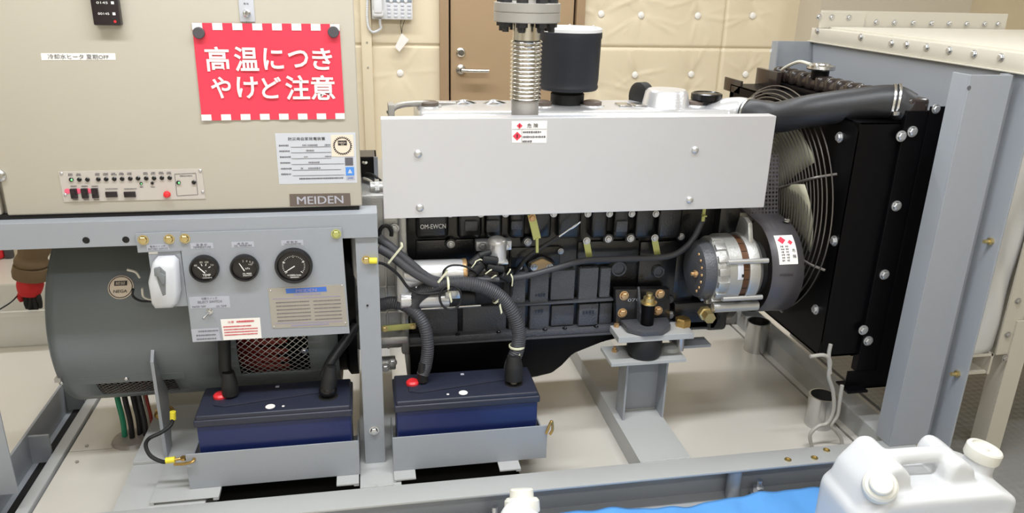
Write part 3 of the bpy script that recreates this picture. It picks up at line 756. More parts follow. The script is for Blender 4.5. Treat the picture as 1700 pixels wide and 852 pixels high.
mesh_window(W2, 'side_mesh', 9, 9, 0, 0)
def curved_strip(x0, x1, t0, t1, r0, r1, name, m_, n=10):
    g = G(); pr = []
    for i in range(n): 
        a, b = t0+(t1-t0)*i/n, t0+(t1-t0)*(i+1)/n
        ps = [onc(x0, a, r0), onc(x1, a, r0), onc(x1, b, r0), onc(x0, b, r0)]; qs = [onc(x0, a, r1), onc(x1, a, r1), onc(x1, b, r1), onc(x0, b, r1)]
        va = [g.bm.verts.new(q) for q in ps]; vb = [g.bm.verts.new(q) for q in qs]
        g.bm.faces.new(vb); 
        for k in range(4): g.bm.faces.new((va[k], va[(k+1) % 4], vb[(k+1) % 4], vb[k]))
    bmesh.ops.remove_doubles(g.bm, verts=g.bm.verts, dist=1e-5)
    return build(g, name, m_, gen)
curved_strip(W1[0]-.035, W1[1]+.03, W1[3]-.5, W1[3]+5.5, AR, AR+.007, 'window_strip', 'gen_grey')
for px, py in ((113, 628), (219, 624)):
    q = onc(P(px, py, y=2.2).x, W1[3]+3, AR+.007); rivet(gen, q, (q-V((q.x, AY, AZ))), .007, 'steel')
curved_strip(W2[0]-.035, W2[0], W2[2]-6, W2[3]+6, AR, AR+.006, 'window_strip', 'gen_grey'); curved_strip(W2[1], W2[1]+.035, W2[2]-6, W2[3]+6, AR, AR+.006, 'window_strip', 'gen_grey')
q = onc(W2[1]-.012, -12, AR+.004); bolt(gen, q, q-V((q.x, AY, AZ)), .008, 'steel')
curved_strip(-.55, -.535, -80, 80, AR, AR+.004, 'drum_band', 'gen_grey', 24)
build(G().box(XL-.012, XL+.004, AY-AR*.92-.012, AY-AR*.92+.02, AZ-.115, AZ-.103), 'stub_pin', 'flange_steel', gen)
# feet
for x in (-.615,):
    build(G().prism([(x, 2.10, .135), (x, 2.16, .135), (x, 2.20, AZ-.20), (x, 2.16, AZ-.02), (x, 2.125, AZ-.02), (x, 2.10, AZ-.05)], (.009, 0, 0)), 'foot_plate', 'blue_grey', gen, flat=True)
build(G().box(-.70, -.52, 2.09, 2.70, .1305, .14, .001), 'foot_base', 'base_grey', gen, flat=True)
# round logo sticker
q0 = P(193.5, 481, y=2.13)
cz = math.degrees(math.asin(max(-1, min(1, (q0.z-.012-AZ)/AR)))); cc = onc(q0.x, cz, AR+.0068)
nn = (cc-V((cc.x, AY, AZ))).normalized(); vu = NX.cross(nn)*-1
vu = nn.cross(NX); 
if vu.z < 0: vu = -vu
stk = build(G().lathe(cc, nn, [(0, 0), (.0335, -.0006), (.0335, .0008), (0, .0022)], 32), 'round_sticker', 'label_cream', gen, label='round cream sticker')
build(G().lathe(cc+nn*.0016, nn, [(.029, 0), (.031, 0), (.031, .0006), (.029, .0006), (.029, 0)], 32), 'ring', 'ink_black', stk)
build(G().obox(cc+nn*.0024+vu*.011, NX*.0165, vu*.0068, nn*.0004), 'black_box', 'ink_black', stk, flat=True)
text('認証', cc+nn*.0028+vu*.011, .026, .009, 'label_cream', stk, NX, vu); text('NEGA', cc+nn*.0024-vu*.012, .036, .0085, 'ink_black', stk, NX, vu, bold=.012)
# leads leaving the drum at the bottom
lead_spots = ((-.80, 2.34, 'cable_green', 'green'), (-.775, 2.33, 'rubber_matt', 'black'), (-.755, 2.345, 'rubber_matt', 'black'), (-.735, 2.335, 'rubber', 'dark grey'), (-.728, 2.36, 'cable_white', 'white'), (-.715, 2.34, 'winding_red', 'dark red'))
for i, (x, y, m_, nm) in enumerate(lead_spots):
    build(G().tube([(x, y, .27), (x+.004, y, .2), (x+.006, y+.006, .13), (x+.002, y+.01, .058)], .0085 if i < 4 else .0055, 10), 'power_lead', m_, gen, label=nm+' lead')
for i, (x, y) in enumerate(((-.80, 2.40), (-.755, 2.36))):
    g = G().lathe((-.775+.05*i, 2.345+.03*i, .06), NZ, [(.062-.02*i, 0), (.055-.02*i, .01), (.035, .016), (.02, .012), (0, .012)], 20)
    build(g, 'sealing_putty', 'putty', base)
# brass earth boss with its lead
q = P(277, 690, z=.14)
es = build(G().lathe((q.x-.005, q.y, .14), NZ, [(0, 0), (.028, 0), (.032, .008), (.028, .02), (.012, .022), (.012, .034), (0, .034)], 24), 'earth_terminal', 'brass', gen)
def lead(name, pts, r, m_, label, cat='cable', **k):
    return build(G().tube(pts, r, 10), name, m_, None, label, cat, **k)
ea = P(287, 690, y=2.08); eb = P(250, 735, z=.16); ec = P(283, 764, y=1.95)
el = empty('earth_lead', ec, 'thin black earth lead with yellow collars looping beside the left battery tray', 'cable')
build(G().tube([ea, P(284, 705, y=2.07), P(268, 718, y=2.05), P(248, 728, y=2.03), P(242, 740, y=2.0), P(250, 757, y=1.97), P(270, 767, y=1.955), ec], .0055, 10), 'lead', 'rubber_matt', el)
for p, d in ((ea, V((.1, 0, 1))), (ec, V((1, 0, .05)))):
    d = d.normalized(); build(G().cyl(p-d*.012, p+d*.012, .0085, n=14), 'yellow_collar', 'ring_yellow', el)
build(G().cyl(ec+V((.012, 0, 0)), ec+V((.03, 0, .002)), .004, n=10).lathe(ec+V((.034, 0, -.002)), NZ, [(0, 0), (.009, 0), (.009, .008), (0, .008)], 6), 'lug', 'brass', el)
# wires hanging behind the gauges
for pts, m_, lab in (([(211, 448), (225, 452), (232, 461)], 'cable_white', 'short white wire'), ([(221, 480), (221, 492), (235, 500), (262, 500)], 'rubber_matt', 'black wire loop'), ([(236, 479), (238, 492), (248, 497), (262, 497)], 'cable_white', 'pale wire')):
    build(G().tube([P(a, b, y=2.07+.01*i) for i, (a, b) in enumerate(pts)][::1], .0032, 8), 'switch_wire', m_, bs, label=lab)
# ================================================================ engine
EY0 = 2.20     # front face of the block
eng = empty('diesel_engine', (.6, 2.4, .13), 'black diesel engine filling the middle of the skid behind the bright metal shield', 'engine')
def ep(px, py, y=EY0): return P(px, py, y=y)
# flywheel housing (bare grey casting) at the left end of the block
g = G()
a, b = ep(628, 372, 2.19), ep(688, 568, 2.19)
g.box(-.05, .095, 2.19, 2.66, .405, .90, .012)
g.box(.088, .112, 2.175, 2.67, .39, .89, .008)
for py in (478, 520): q = ep(640, py, 2.18); g.box(-.04, .092, 2.183, 2.2, q.z-.004, q.z+.004, .002)
for x in (-.02, .045): g.box(x, x+.007, 2.183, 2.2, .41, .89, .002)
build(g, 'flywheel_housing', 'cast_alu', eng)
build(G().lathe((-.28, AY, AZ), NX, [(0, 0), (.24, 0), (.24, .2), (.255, .21), (.255, .235), (0, .235)], 48), 'coupling_cover', 'black_paint', eng)
for px, py in ((655, 380), (660, 427), (652, 603), (640, 612)):
    q = ep(px, py, 2.17); bolt(eng, (q.x, 2.174, q.z), FACE, .010)
# block
BX0, BX1 = .112, 1.10
g = G()
zf = ep(800, 560).z
g.box(BX0, BX1, EY0+.02, 2.60, zf, .90, .01)
# cylinder-side panels: deep frame of ribs with rough pads between
build(g, 'engine_block', 'engine_black', eng)
def pads(rects, y0, th, name, m_, bev=.004):
    for (x0, y0p, x1, y1p) in rects:
        a, b = P(x0, y0p, y=y0-th), P(x1, y1p, y=y0-th)
        build(G().box(a.x, b.x, y0-th, y0+.004, b.z, a.z, bev), name, m_, eng)
Y1 = EY0+.02
pads(((845, 452, 872, 503), (881, 452, 910, 503), (916, 450, 953, 497), (963, 446, 991, 499), (998, 446, 1012, 494)), Y1, .026, 'water_jacket_pad', 'cast_rough')
pads(((700, 512, 760, 556), (768, 511, 840, 553), (845, 509, 872, 549), (881, 507, 910, 547), (916, 508, 952, 540), (963, 505, 991, 540), (996, 504, 1015, 538)), Y1, .012, 'crankcase_pad', 'cast_smooth')
pads(((880, 508, 911, 547), (962, 506, 992, 540)), Y1, .024, 'crankcase_pad', 'cast_smooth')
pads(((690, 400, 790, 440), (846, 412, 930, 442), (960, 402, 1060, 438), (1064, 402, 1118, 500), (1123, 420, 1150, 500)), Y1, .012, 'block_web', 'engine_black', .006)
# ledges and gasket line
a, b = ep(842, 508, Y1-.035), ep(1018, 498, Y1-.035)
g = G().obox((a+b)/2+V((0, .02, 0)), (b-a)/2, NY*.022, NZ*.003, .001)
a, b = ep(690, 514, 2.16), ep(798, 508, 2.16); build(g, 'ledge', 'cast_smooth', eng)
build(G().cyl(a, b, .004, n=10), 'polished_rod', 'steel', eng)
zg = P(840, 559, y=2.185).z
g = G().box(BX0-.01, BX1, 2.19, 2.62, zg-.010, zg+.012, .003).box(BX0, BX1, 2.185, 2.63, zg-.016, zg-.010, .001); build(g, 'oil_pan_flange', 'cast_smooth', eng)
for px in (700, 760, 828, 905, 938, 990): q = ep(px, 548, 2.19); bolt(eng, (q.x, 2.195, zg+.012), NZ, .006, 'engine_black')
# oil pan: deep at the flywheel end, swept up towards the fan end
prof = [(BX0, zg-.012), (BX0, .20)]+[tuple((ep(px, py, 2.23).x, ep(px, py, 2.23).z)) for px, py in ((890, 623), (915, 617), (932, 604), (950, 585), (1000, 565), (1040, 556))]+[(BX1-.02, zg-.03), (BX1-.02, zg-.012)]
build(G().prism([(x, 2.21, z) for x, z in prof], (0, .38, 0), bev=.014), 'oil_pan', 'black_paint', eng)
# cylinder head with the row of rounded port bosses below the shield
g = G().box(BX0, BX1+.03, 2.23, 2.58, .88, 1.045, .01); build(g, 'cylinder_head', 'engine_black', eng)
for i, (x0, x1) in enumerate(((690, 745), (760, 800), (806, 834), (846, 872), (882, 915), (926, 964), (982, 1008), (1020, 1044), (1056, 1086), (1094, 1130))):
    a, b = P(x0, 352, y=2.19), P(x1, 396, y=2.19)
    build(G().box(a.x, b.x, 2.185, 2.24, b.z, a.z+.09, .014, seg=3), 'port_boss', 'engine_black', eng)
for (x0, y0, x1, y1) in ((772, 368, 793, 384), (808, 367, 830, 386), (849, 368, 868, 382), (1024, 368, 1042, 386)):
    a, b = P(x0, y0, y=2.175), P(x1, y1, y=2.175); build(G().box(a.x, b.x, 2.176, 2.19, b.z, a.z, .004), 'boss_face', 'cast_smooth', eng)
q = P(719, 376, y=2.184); text('OM-EWCN', q, .075, .014, 'zinc_bolt', eng, name='cast_lettering')
for px in (748, 799, 840, 920, 977, 1013, 1050, 1090): q = P(px, 356, y=2.18); bolt(eng, (q.x, 2.186, q.z), FACE, .008)
# head bolts along the deck
for px, py in ((749, 407), (877, 403), (1011, 398), (1048, 397), (1132, 394)):
    q = P(px, py, y=2.19); build(G().lathe((q.x, 2.225, q.z), FACE, [(0, 0), (.02, 0), (.017, .03), (0, .03)], 16), 'bolt_boss', 'engine_black', eng); bolt(eng, (q.x, 2.196, q.z), FACE, .0085)
# plugs on the block
for px, py, r in ((1027, 446, .024), (1093, 451, .018)):
    q = P(px, py, y=Y1-.02); build(G().lathe((q.x, Y1, q.z), FACE, [(0, 0), (r*1.25, 0), (r*1.15, .018), (r, .026), (r*.8, .026), (r*.75, .018), (0, .018)], 28), 'core_plug', 'cast_smooth', eng)
for px, py, r, mm in ((1115, 501, .009, 'cast_smooth'), (1116, 526, .010, 'zinc_bolt'), (1169, 524, .010, 'zinc_bolt'), (911, 459, .008, 'cast_smooth'), (865, 447, .005, 'zinc_bolt'), (933, 420, .007, 'zinc_bolt')):
    q = P(px, py, y=2.19); build(G().lathe((q.x, 2.225, q.z), FACE, [(0, 0), (r*1.8, 0), (r*1.7, .02), (0, .02)], 16), 'bolt_boss', 'engine_black', eng); bolt(eng, (q.x, 2.205, q.z), FACE, r, mm)
for px, py, w_ in ((895, 490, .03), (894, 517, .026), (975, 519, .034)): build(bars(G(), P(px, py, y=Y1-.027), w_, .012, seed=px, lift=.001), 'casting_mark', 'engine_black', eng, flat=True)
# orange two-bolt flange
pts = [P(a, b, y=2.175) for a, b in ((881, 444), (883, 438), (898, 431), (903, 431), (917, 438), (918, 444), (915, 449), (902, 452), (897, 452), (884, 450))]
fl = build(G().prism(pts, (0, .02, 0), bev=.002), 'cover_flange', 'gasket_orange', eng)
build(G().prism([q+(q-sum(pts, V())/len(pts))*.28+V((0, .008, 0)) for q in pts], (0, .05, 0), bev=.003), 'flange_boss', 'engine_black', eng)
for px in (886.5, 913): bolt(fl, P(px, 443.5, y=2.174), FACE, .008)
# front timing case with black crank pulley
g = G().box(BX1-.005, BX1+.07, 2.19, 2.62, zg-.03, 1.0, .015); build(g, 'timing_case', 'engine_black', eng)
qf = P(1245, 505, y=2.2)
g = G().lathe((BX1+.07, 2.39, .50), NX, [(0, 0), (.13, 0), (.14, .02), (.125, .03), (.14, .04), (.14, .07), (.05, .08), (0, .08)], 40); build(g, 'crank_pulley', 'engine_black', eng)
g = G().prism([P(a, b, y=2.19) for a, b in ((1120, 505), (1180, 500), (1200, 525), (1185, 548), (1120, 548))], (0, .1, 0), bev=.006); build(g, 'front_bracket', 'engine_black', eng)
# rocker cover
g = G(); x0, x1 = P(690, 180, y=2.42).x, P(1192, 180, y=2.42).x
g.box(x0, x1, 2.30, 2.54, 1.04, 1.118, .022, seg=4); g.box(x0-.02, x1+.012, 2.285, 2.555, 1.03, 1.062, .006)
build(g, 'rocker_cover', 'silver_paint', eng)
for px, py in ((712, 172), (900, 175), (983, 174), (1155, 172)):
    q = P(px, py, y=2.4)
    build(G().lathe((q.x, 2.40, 1.114), NZ, [(.042, 0), (.038, .008), (0, .008)], 24).lathe((q.x, 2.40, 1.121), NZ, [(.030, 0), (.030, .011), (.022, .014), (0, .013)], 20, mi=1), 'cover_bung', ['silver_paint', 'plate_brown'], eng)
q = P(1107, 150, y=2.4)
build(G().lathe((q.x, 2.40, 1.10), NZ, [(.088, 0), (.078, .012), (.068, .062), (.06, .07), (0, .072)], 36), 'breather_dome', 'silver_paint', eng)
build(G().lathe((q.x-.035, 2.50, 1.13), V((-.9, -.3, 0)), [(.0, 0), (.05, 0), (.05, .03), (.038, .036), (0, .036)], 28), 'breather_hose_end', 'rubber_matt', eng)
q = P(1173, 160, y=2.4)
oc = build(G().lathe((q.x, 2.40, 1.116), NZ, [(.032, 0), (.032, .02), (.05, .022), (.05, .04), (.044, .043), (.04, .04), (.0, .042)], 32), 'oil_filler_cap', 'gauge_black', eng, label='black oil filler cap')
build(G().tube([P(645, 188, y=2.32), P(660, 176, y=2.34), P(690, 172, y=2.38), P(725, 173, y=2.42), P(760, 174, y=2.46)], .009, 10), 'vent_hose', 'flange_steel', eng)
for px in (752, 802): build(G().tube([P(px, 174, y=2.46), P(px+18, 168, y=2.45), P(px+40, 174, y=2.47)], .006, 8), 'injector_pipe', 'steel', eng)
q = P(650, 184, y=2.32); build(G().box(q.x-.01, q.x+.008, 2.30, 2.36, 1.02, q.z+.02, .002), 'hose_bracket', 'flange_steel', eng)
for px in (1035, 1060): q = P(px, 172, y=2.4); build(G().box(q.x-.02, q.x+.02, 2.37, 2.43, 1.115, 1.124, .002), 'cover_clip', 'steel', eng)
q = P(1200, 178, y=2.4)
# thermostat elbow that takes the radiator hose
ta = P(1228, 187, y=2.36)
build(G().tube([(1.1, 2.38, 1.02), (1.125, 2.37, 1.085), (ta.x-.01, 2.36, ta.z+.003), P(1245, 189, y=2.325)], .048, 18, rf=lambda t, i: .052-.007*t), 'thermostat_elbow', 'silver_paint', eng)
# fuel / sensor solenoid with its bracket
a, b = P(791, 402.5, y=2.165), P(849, 415, y=2.165)
so = empty('stop_solenoid', P(825, 430, y=2.16), 'silver cylinder solenoid on a two-bolt bright bracket below the shield', 'solenoid')
build(G().box(a.x, b.x, 2.165, 2.2, b.z, a.z, .001), 'bracket', 'aluminium', so)
for px in (801, 840.5): bolt(so, P(px, 409, y=2.164), FACE, .009)
c = P(825, 414, y=2.13)
build(G().lathe(c+V((0, 0, -.03)), NZ, [(0, 0), (.028, 0), (.028, .05), (.03, .051), (.03, .056), (.026, .062), (.016, .068), (0, .07)], 24), 'body', 'silver_paint', so)
build(G().box(c.x-.03, c.x+.03, 2.10, 2.18, c.z-.038, c.z-.030, .002), 'base_plate', 'zinc_bolt', so)
# starter motor
sm = empty('starter_motor', P(740, 515, y=2.13), 'bright silver and black starter motor at the left foot of the engine', 'motor')
a, b, c = P(668, 455, y=2.12), P(769, 452, y=2.12), P(826, 450, y=2.12)
sx = (b-a).normalized()
build(G().cyl(a, b, .040, n=32, bev=.003), 'drive_housing', 'silver_paint', sm)
build(G().lathe(b, sx, [(.041, -.004), (.042, .0), (.042, .006), (.041, .008)], 32), 'copper_band', 'copper_zinc', sm)
build(G().cyl(b+sx*.004, c, .0385, .036, n=32, bev=.004), 'yoke', 'gauge_black', sm)
a2, b2 = P(664, 498, y=2.10), P(746, 494, y=2.10)
build(G().cyl(a2, b2, .026, n=28, bev=.003), 'solenoid', 'silver_paint', sm)
build(G().cyl(b2, b2+sx*.075, .027, .025, n=28, bev=.003), 'solenoid_cap', 'rubber_matt', sm)
q = P(752, 490, y=2.07); build(G().box(q.x-.022, q.x+.022, 2.068, 2.09, q.z-.012, q.z+.014, .003), 'terminal_plate', 'zinc_bolt', sm)
build(G().box(a.x-.02, a.x+.02, 2.09, 2.19, a2.z-.04, a.z+.05, .01), 'mounting_flange', 'cast_alu', sm)
build(G().cyl(P(690, 478, y=2.1), P(735, 477, y=2.1), .008, n=12), 'through_bolt', 'steel', sm)
build(G().cyl(P(690, 514, y=2.1), P(798, 507, y=2.1), .0035, n=8), 'stay_rod', 'steel', sm)
# the yellow-green strap at the housing foot
a, b = P(634, 546, y=2.13), P(690, 541, y=2.13)
ys = empty('earth_strap', (a+b)/2, 'short yellow-green passivated strap bolted low on the flywheel housing beside the post', 'strap')
build(G().obox((a+b)/2, (b-a)/2, NY*.0015, NZ*.0095, .0006), 'bar', 'yellow_zinc', ys); bolt(ys, b+V((-.008, -.002, 0)), FACE, .007, 'gold_zinc'); bolt(ys, a+V((.008, -.002, 0)), FACE, .007, 'gold_zinc')
build(G().cyl(b+V((-.008, 0, 0)), b+V((-.008, .06, 0)), .006, n=10), 'stud', 'zinc_bolt', ys)
a = P(636, 562, y=2.16); build(G().box(-.02, a.x+.075, 2.14, 2.2, a.z-.014, a.z+.012, .006), 'housing_foot', 'cast_alu', eng)
q = P(655, 612, y=2.16); build(G().cyl((q.x-.06, 2.2, q.z), (q.x+.005, 2.2, q.z), .022, n=20, bev=.003), 'drain_spigot', 'cast_alu', eng)
# dipstick
ds = empty('dipstick', P(890, 500, y=2.16), 'oil dipstick in a dark guide tube leaning to the right below the shield', 'dipstick')
build(G().tube([P(838, 505, y=2.19), P(846, 480, y=2.18), P(858, 450, y=2.165), P(880, 424, y=2.15), P(928, 393, y=2.14)], .0065, 10), 'guide_tube', 'rubber', ds)
a = P(928, 393, y=2.14)
build(G().tube([a, P(945, 381, y=2.14)], .003, 8, smooth=False), 'stem', 'steel', ds)
build(G().tube([P(945, 381, y=2.14), P(953, 377, y=2.138), P(963, 369, y=2.138), P(958, 372, y=2.142), P(945, 381, y=2.14)], .003, 8), 'pull_loop', 'steel', ds)
a, b, c = P(882, 360, y=2.14), P(894, 394, y=2.14), P(893, 420, y=2.15)
def strapq(x0, y0, x1, y1, w_, yy, th=.002):
    p, q = P(x0, y0, y=yy), P(x1, y1, y=yy); d = (q-p); s = d.normalized().cross(NY)*w_
    return G().prism([p-s, p+s, q+s, q-s], (0, th, 0))
br = empty('dipstick_bracket', P(893, 420, y=2.14), 'bent pale green strap holding the dipstick tube under the shield', 'bracket')
build(strapq(882, 356, 892, 397, .0115, 2.135), 'strap', 'yellow_zinc', br); build(strapq(892, 396, 892, 420, .004, 2.133, .012), 'bent_end', 'yellow_zinc', br); bolt(br, P(883.5, 362, y=2.134), FACE, .0085, 'copper_zinc')
for px, py, lab in ((974, 400, 'upper green clip strap over the grey loom, left of the two'), (1087, 395, 'bright yellow clip strap over the grey loom near the generator belt end')):
    cl = empty('loom_clip', P(px+6, py+34, y=2.18), 'yellow-green clip strap over the grey loom, %s' % ('left one of two' if px < 1000 else 'the one nearer the alternator'), 'clip', 'loom clips')
    build(strapq(px, py+3, px+5, py+30, .010, 2.17), 'strap', 'yellow_zinc', cl); bolt(cl, P(px, py, y=2.168), FACE, .0085); build(strapq(px+5, py+31, px+5, py+36, .010, 2.155), 'hook', 'tie_cream', cl)
# ================================================================ heat shield
YP = 2.05
tl, tr, brr, bl = [P(*k, y=YP) for k in ((632, 198), (1289, 192.5), (1268, 345.5), (640, 362))]
hs = empty('heat_shield', (.6, YP, bl.z), 'wide bright aluminium heat shield panel with four bolts and a danger label', 'shield')
X0, X1 = tl.x, (tr.x+brr.x)/2; Z0, Z1 = (bl.z+brr.z)/2, (tl.z+tr.z)/2
g = G().box(X0, X1, YP, YP+.003, Z0, Z1, .0008); build(g, 'front_sheet', 'aluminium', hs, flat=True)
build(G().box(X0, X1, YP+.002, YP+.045, Z1-.003, Z1, .0008), 'top_flange', 'aluminium', hs, flat=True)
for px, py in ((694, 255.5), (697, 345), (1154, 249), (1145, 332)): rivet(hs, P(px, py, y=YP-.001), FACE, .011, 'zinc_bolt', 'bolt'); 
for px, py in ((694, 255.5), (1154, 249)): q = P(px, py, y=YP); build(G().cyl((q.x, YP+.003, q.z), (q.x, 2.22, q.z-.05), .008, n=10), 'standoff', 'flange_steel', hs)
q4 = [P(*k, y=YP-.0008) for k in ((849.5, 201.5), (908.5, 201), (907, 237.5), (850, 237))]
o = build(plate(G(), *q4, .001), 'danger_label', 'paper_white', hs, flat=True, label='white danger label with red diamonds')
def lf(u, v): return q4[0].lerp(q4[1], u).lerp(q4[3].lerp(q4[2], u), v)
def diamond(c, r, par, u=NX, v=NZ):
    n = u.cross(v); d_ = build(G().prism([c+u*r+n*.0006, c+v*r+n*.0006, c-u*r+n*.0006, c-v*r+n*.0006], -n*.0005), 'hazard_diamond', 'sign_red', par, flat=True)
    build(G().obox(c+n*.0008, u*r*.12, v*r*.45, n*.0002), 'mark', 'ink_black', d_, flat=True)
W = (q4[1]-q4[0]).length; H = (q4[0]-q4[3]).length
diamond(lf(.22, .21), H*.14, o); diamond(lf(.15, .69), H*.21, o)
text('危 険', lf(.59, .2), W*.31, H*.2, 'ink_black', o)
g = G()
for i, (u, w_, v) in enumerate(((.56, .5, .5), (.62, .62, .72), (.42, .24, .93))): bars(g, lf(u, v), W*w_, H*.1, seed=i+30, fill=.7)
for a, b in (((0.01, .37), (.99, .37)), ((.28, .37), (.28, .98))):
    pa, pb = lf(*a), lf(*b); g.tube([pa+V((0, -.0004, 0)), pb+V((0, -.0004, 0))], .0004, 5, smooth=False)
build(g, 'printed_marks', 'ink_grey', o, flat=True)
# ================================================================ exhaust with bellows
XE, YE = .4475, 2.15
zt = P(875, 62, y=YE).z
ex = empty('exhaust_pipe', (XE, YE, 1.0), 'silver exhaust pipe with ribbed bellows and bolted flange rising behind the heat shield', 'pipe')
zb0, zb1 = P(870, 166, y=YE).z, P(876, 66, y=YE).z
build(G().lathe((XE, YE, 1.0), NZ, [(.03, 0), (.0385, 0), (.0385, zb0-1.0), (.03, zb0-1.0)], 36), 'lower_pipe', 'flange_steel', ex)
pr = []; nr = 15
for k in range(nr*8+1):
    t = k/(nr*8); c_ = math.cos(2*PI*t*nr); pr.append((.0385+.0055*(.5-.5*c_)**.6, (zb1-zb0)*t))
build(G().lathe((XE, YE, zb0), V((-.006, 0, 1)), pr, 40), 'bellows', 'stainless', ex)
zf0 = P(875, 39, y=YE-.08).z
build(G().lathe((XE-.002, YE, zb1), NZ, [(.038, 0), (.0375, .01), (.0375, zf0-zb1+.01)], 36), 'neck', 'stainless', ex)
build(G().lathe((XE-.002, YE, zf0), NZ, [(.03, 0), (.088, 0), (.09, .002), (.09, .0235), (.088, .0245), (.088, .0265), (.09, .0275), (.09, .049), (.088, .05), (.03, .05)], 48), 'flange', 'flange_steel', ex)
build(G().lathe((XE-.002, YE, zf0+.05), NZ, [(.058, 0), (.05, .004), (.047, .02), (.047, .5)], 36), 'upper_pipe', 'flange_steel', ex)
for k in range(8):
    a = 2*PI*(k+.5)/8; q = V((XE-.002+.068*math.cos(a), YE+.068*math.sin(a), zf0+.05))
    build(G().lathe(q, NZ, [(0, 0), (.016, 0), (.016, .018), (0, .018)], 6).cyl(q+V((0, 0, -.075)), q+V((0, 0, .045)), .009, n=10).lathe(q+V((0, 0, -.062)), NZ, [(0, 0), (.016, 0), (.016, .012), (0, .012)], 6), 'flange_bolt', 'rubber', ex)
# ================================================================ air cleaner
XA, YA = .648, 2.45
za0, za1 = 1.165, 1.345
af = empty('air_cleaner', (XA, YA, 1.1), 'black drum air cleaner with a white lid standing behind the exhaust bellows', 'filter')
build(G().lathe((XA, YA, za0), NZ, [(0, 0), (.092, 0), (.096, .006), (.096, .012), (.094, .016), (.096, .03), (.098, za1-za0-.024), (.1, za1-za0-.02), (.1, za1-za0-.004), (.097, za1-za0), (0, za1-za0)], 48), 'drum', 'filter_black', af)
build(G().lathe((XA, YA, za1), NZ, [(.099, -.003), (.099, .007), (.093, .011), (.05, .0125), (0, .013)], 48), 'lid', 'white_plastic', af)
for k in range(6):
    a = 2*PI*k/6+.3; rivet(af, (XA+.085*math.cos(a), YA+.085*math.sin(a), za1+.0118), NZ, .004)
build(G().lathe((XA, YA, 1.09), NZ, [(0, 0), (.054, 0), (.054, .06), (.048, .066), (.048, .08), (0, .08)], 32), 'neck', 'rubber_matt', af)
# ================================================================ engine mount on its pedestal
mt = empty('engine_mount', (.87, 2.13, .13), 'front engine mount on a grey channel pedestal standing on the cross member', 'mount')
g = G().box(.800, .806, 2.116, 2.186, .13, .352).box(.936, .942, 2.116, 2.186, .13, .352).box(.800, .942, 2.18, 2.188, .13, .352); build(g, 'pedestal', 'blue_grey', mt, flat=True)
weld((.805, 2.178, .131), (.937, 2.178, .131), .003)
Zl = P(1016, 596, y=2.08).z
g = G().box(.735, .985, 2.08, 2.20, .352, .364, .001); build(g, 'lower_plate', 'base_grey', mt, flat=True)
build(G().box(.985, 1.11, 2.17, 2.23, .352, .362, .001), 'stay_plate', 'blue_grey', mt, flat=True)
build(G().box(.752, 1.002, 2.08, 2.17, .433, .453, .001), 'upper_plate', 'base_grey', mt, flat=True)
build(G().lathe((.858, 2.13, .364), NZ, [(0, 0), (.05, 0), (.056, .012), (.056, .055), (.05, .069), (0, .069)], 32), 'rubber_block', 'rubber_matt', mt)
oct_ = [(.858+dx, 2.118+dy, .4535) for dx, dy in ((-.075, .05), (-.07, -.01), (-.03, -.045), (.035, -.045), (.075, -.01), (.085, .05))]
build(G().prism(oct_, (0, 0, .020), bev=.004), 'foot', 'cast_smooth', mt)
g = G()
ppx = [P(a, b, y=2.165) for a, b in ((1022, 481), (1112, 480), (1113, 545), (1023, 548))]
build(G().prism(ppx, (0, .03, 0), bev=.003), 'arm_plate', 'engine_black', mt)
for px, py in ((1036, 491), (1033, 519.5), (1095.5, 488), (1092, 516)): bolt(mt, P(px, py, y=2.164), FACE, .0115, 'copper_zinc')
build(G().prism([(.838, 2.165, .473), (.838, 2.12, .473), (.832, 2.165, .585)], (.006, 0, 0)), 'rib', 'cast_smooth', mt)
text('070', P(1052, 498, y=2.164), .04, .010, 'zinc_bolt', mt, name='cast_lettering')
build(G().cyl((.858, 2.125, .47), (.858, 2.125, .545), .021, n=24).cyl((.858, 2.125, .53), (.858, 2.125, .572), .010, n=16), 'stud', 'black_paint', mt)
build(G().lathe((.858, 2.125, .545), NZ, [(0, 0), (.026, 0), (.026, .004), (.018, .005), (.018, .02), (.014, .022), (.01, .022), (.01, .034), (0, .034)], 20), 'stud_nut', 'gold_zinc', mt)
q = P(1133, 540, z=.453); build(G().lathe((q.x, q.y, .453), NZ, [(0, 0), (.026, 0), (.026, .022), (.02, .026), (0, .026)], 6, a0=.3, a1=.3+2*PI), 'big_nut', 'brass', mt)
build(G().cyl((q.x, q.y, .364), (q.x, q.y, .434), .012, n=14), 'tie_bolt', 'zinc_bolt', mt)
q = P(1025, 545, z=.453); build(G().lathe((q.x, q.y+.01, .453), NZ, [(0, 0), (.009, 0), (.009, .010), (0, .010)], 6), 'bolt', 'copper_zinc', mt)
q = P(1020, 584, z=.364); build(G().lathe((q.x, q.y, .364), NZ, [(0, 0), (.009, 0), (.009, .010), (.005, .011), (.005, .018), (0, .018)], 6), 'bolt', 'copper_zinc', mt)
q = P(1113, 580, z=.364); build(G().lathe((q.x, q.y, .364), NZ, [(.03, 0), (.024, .01), (.01, .016), (0, .016)], 16), 'washer_cone', 'base_grey', mt)
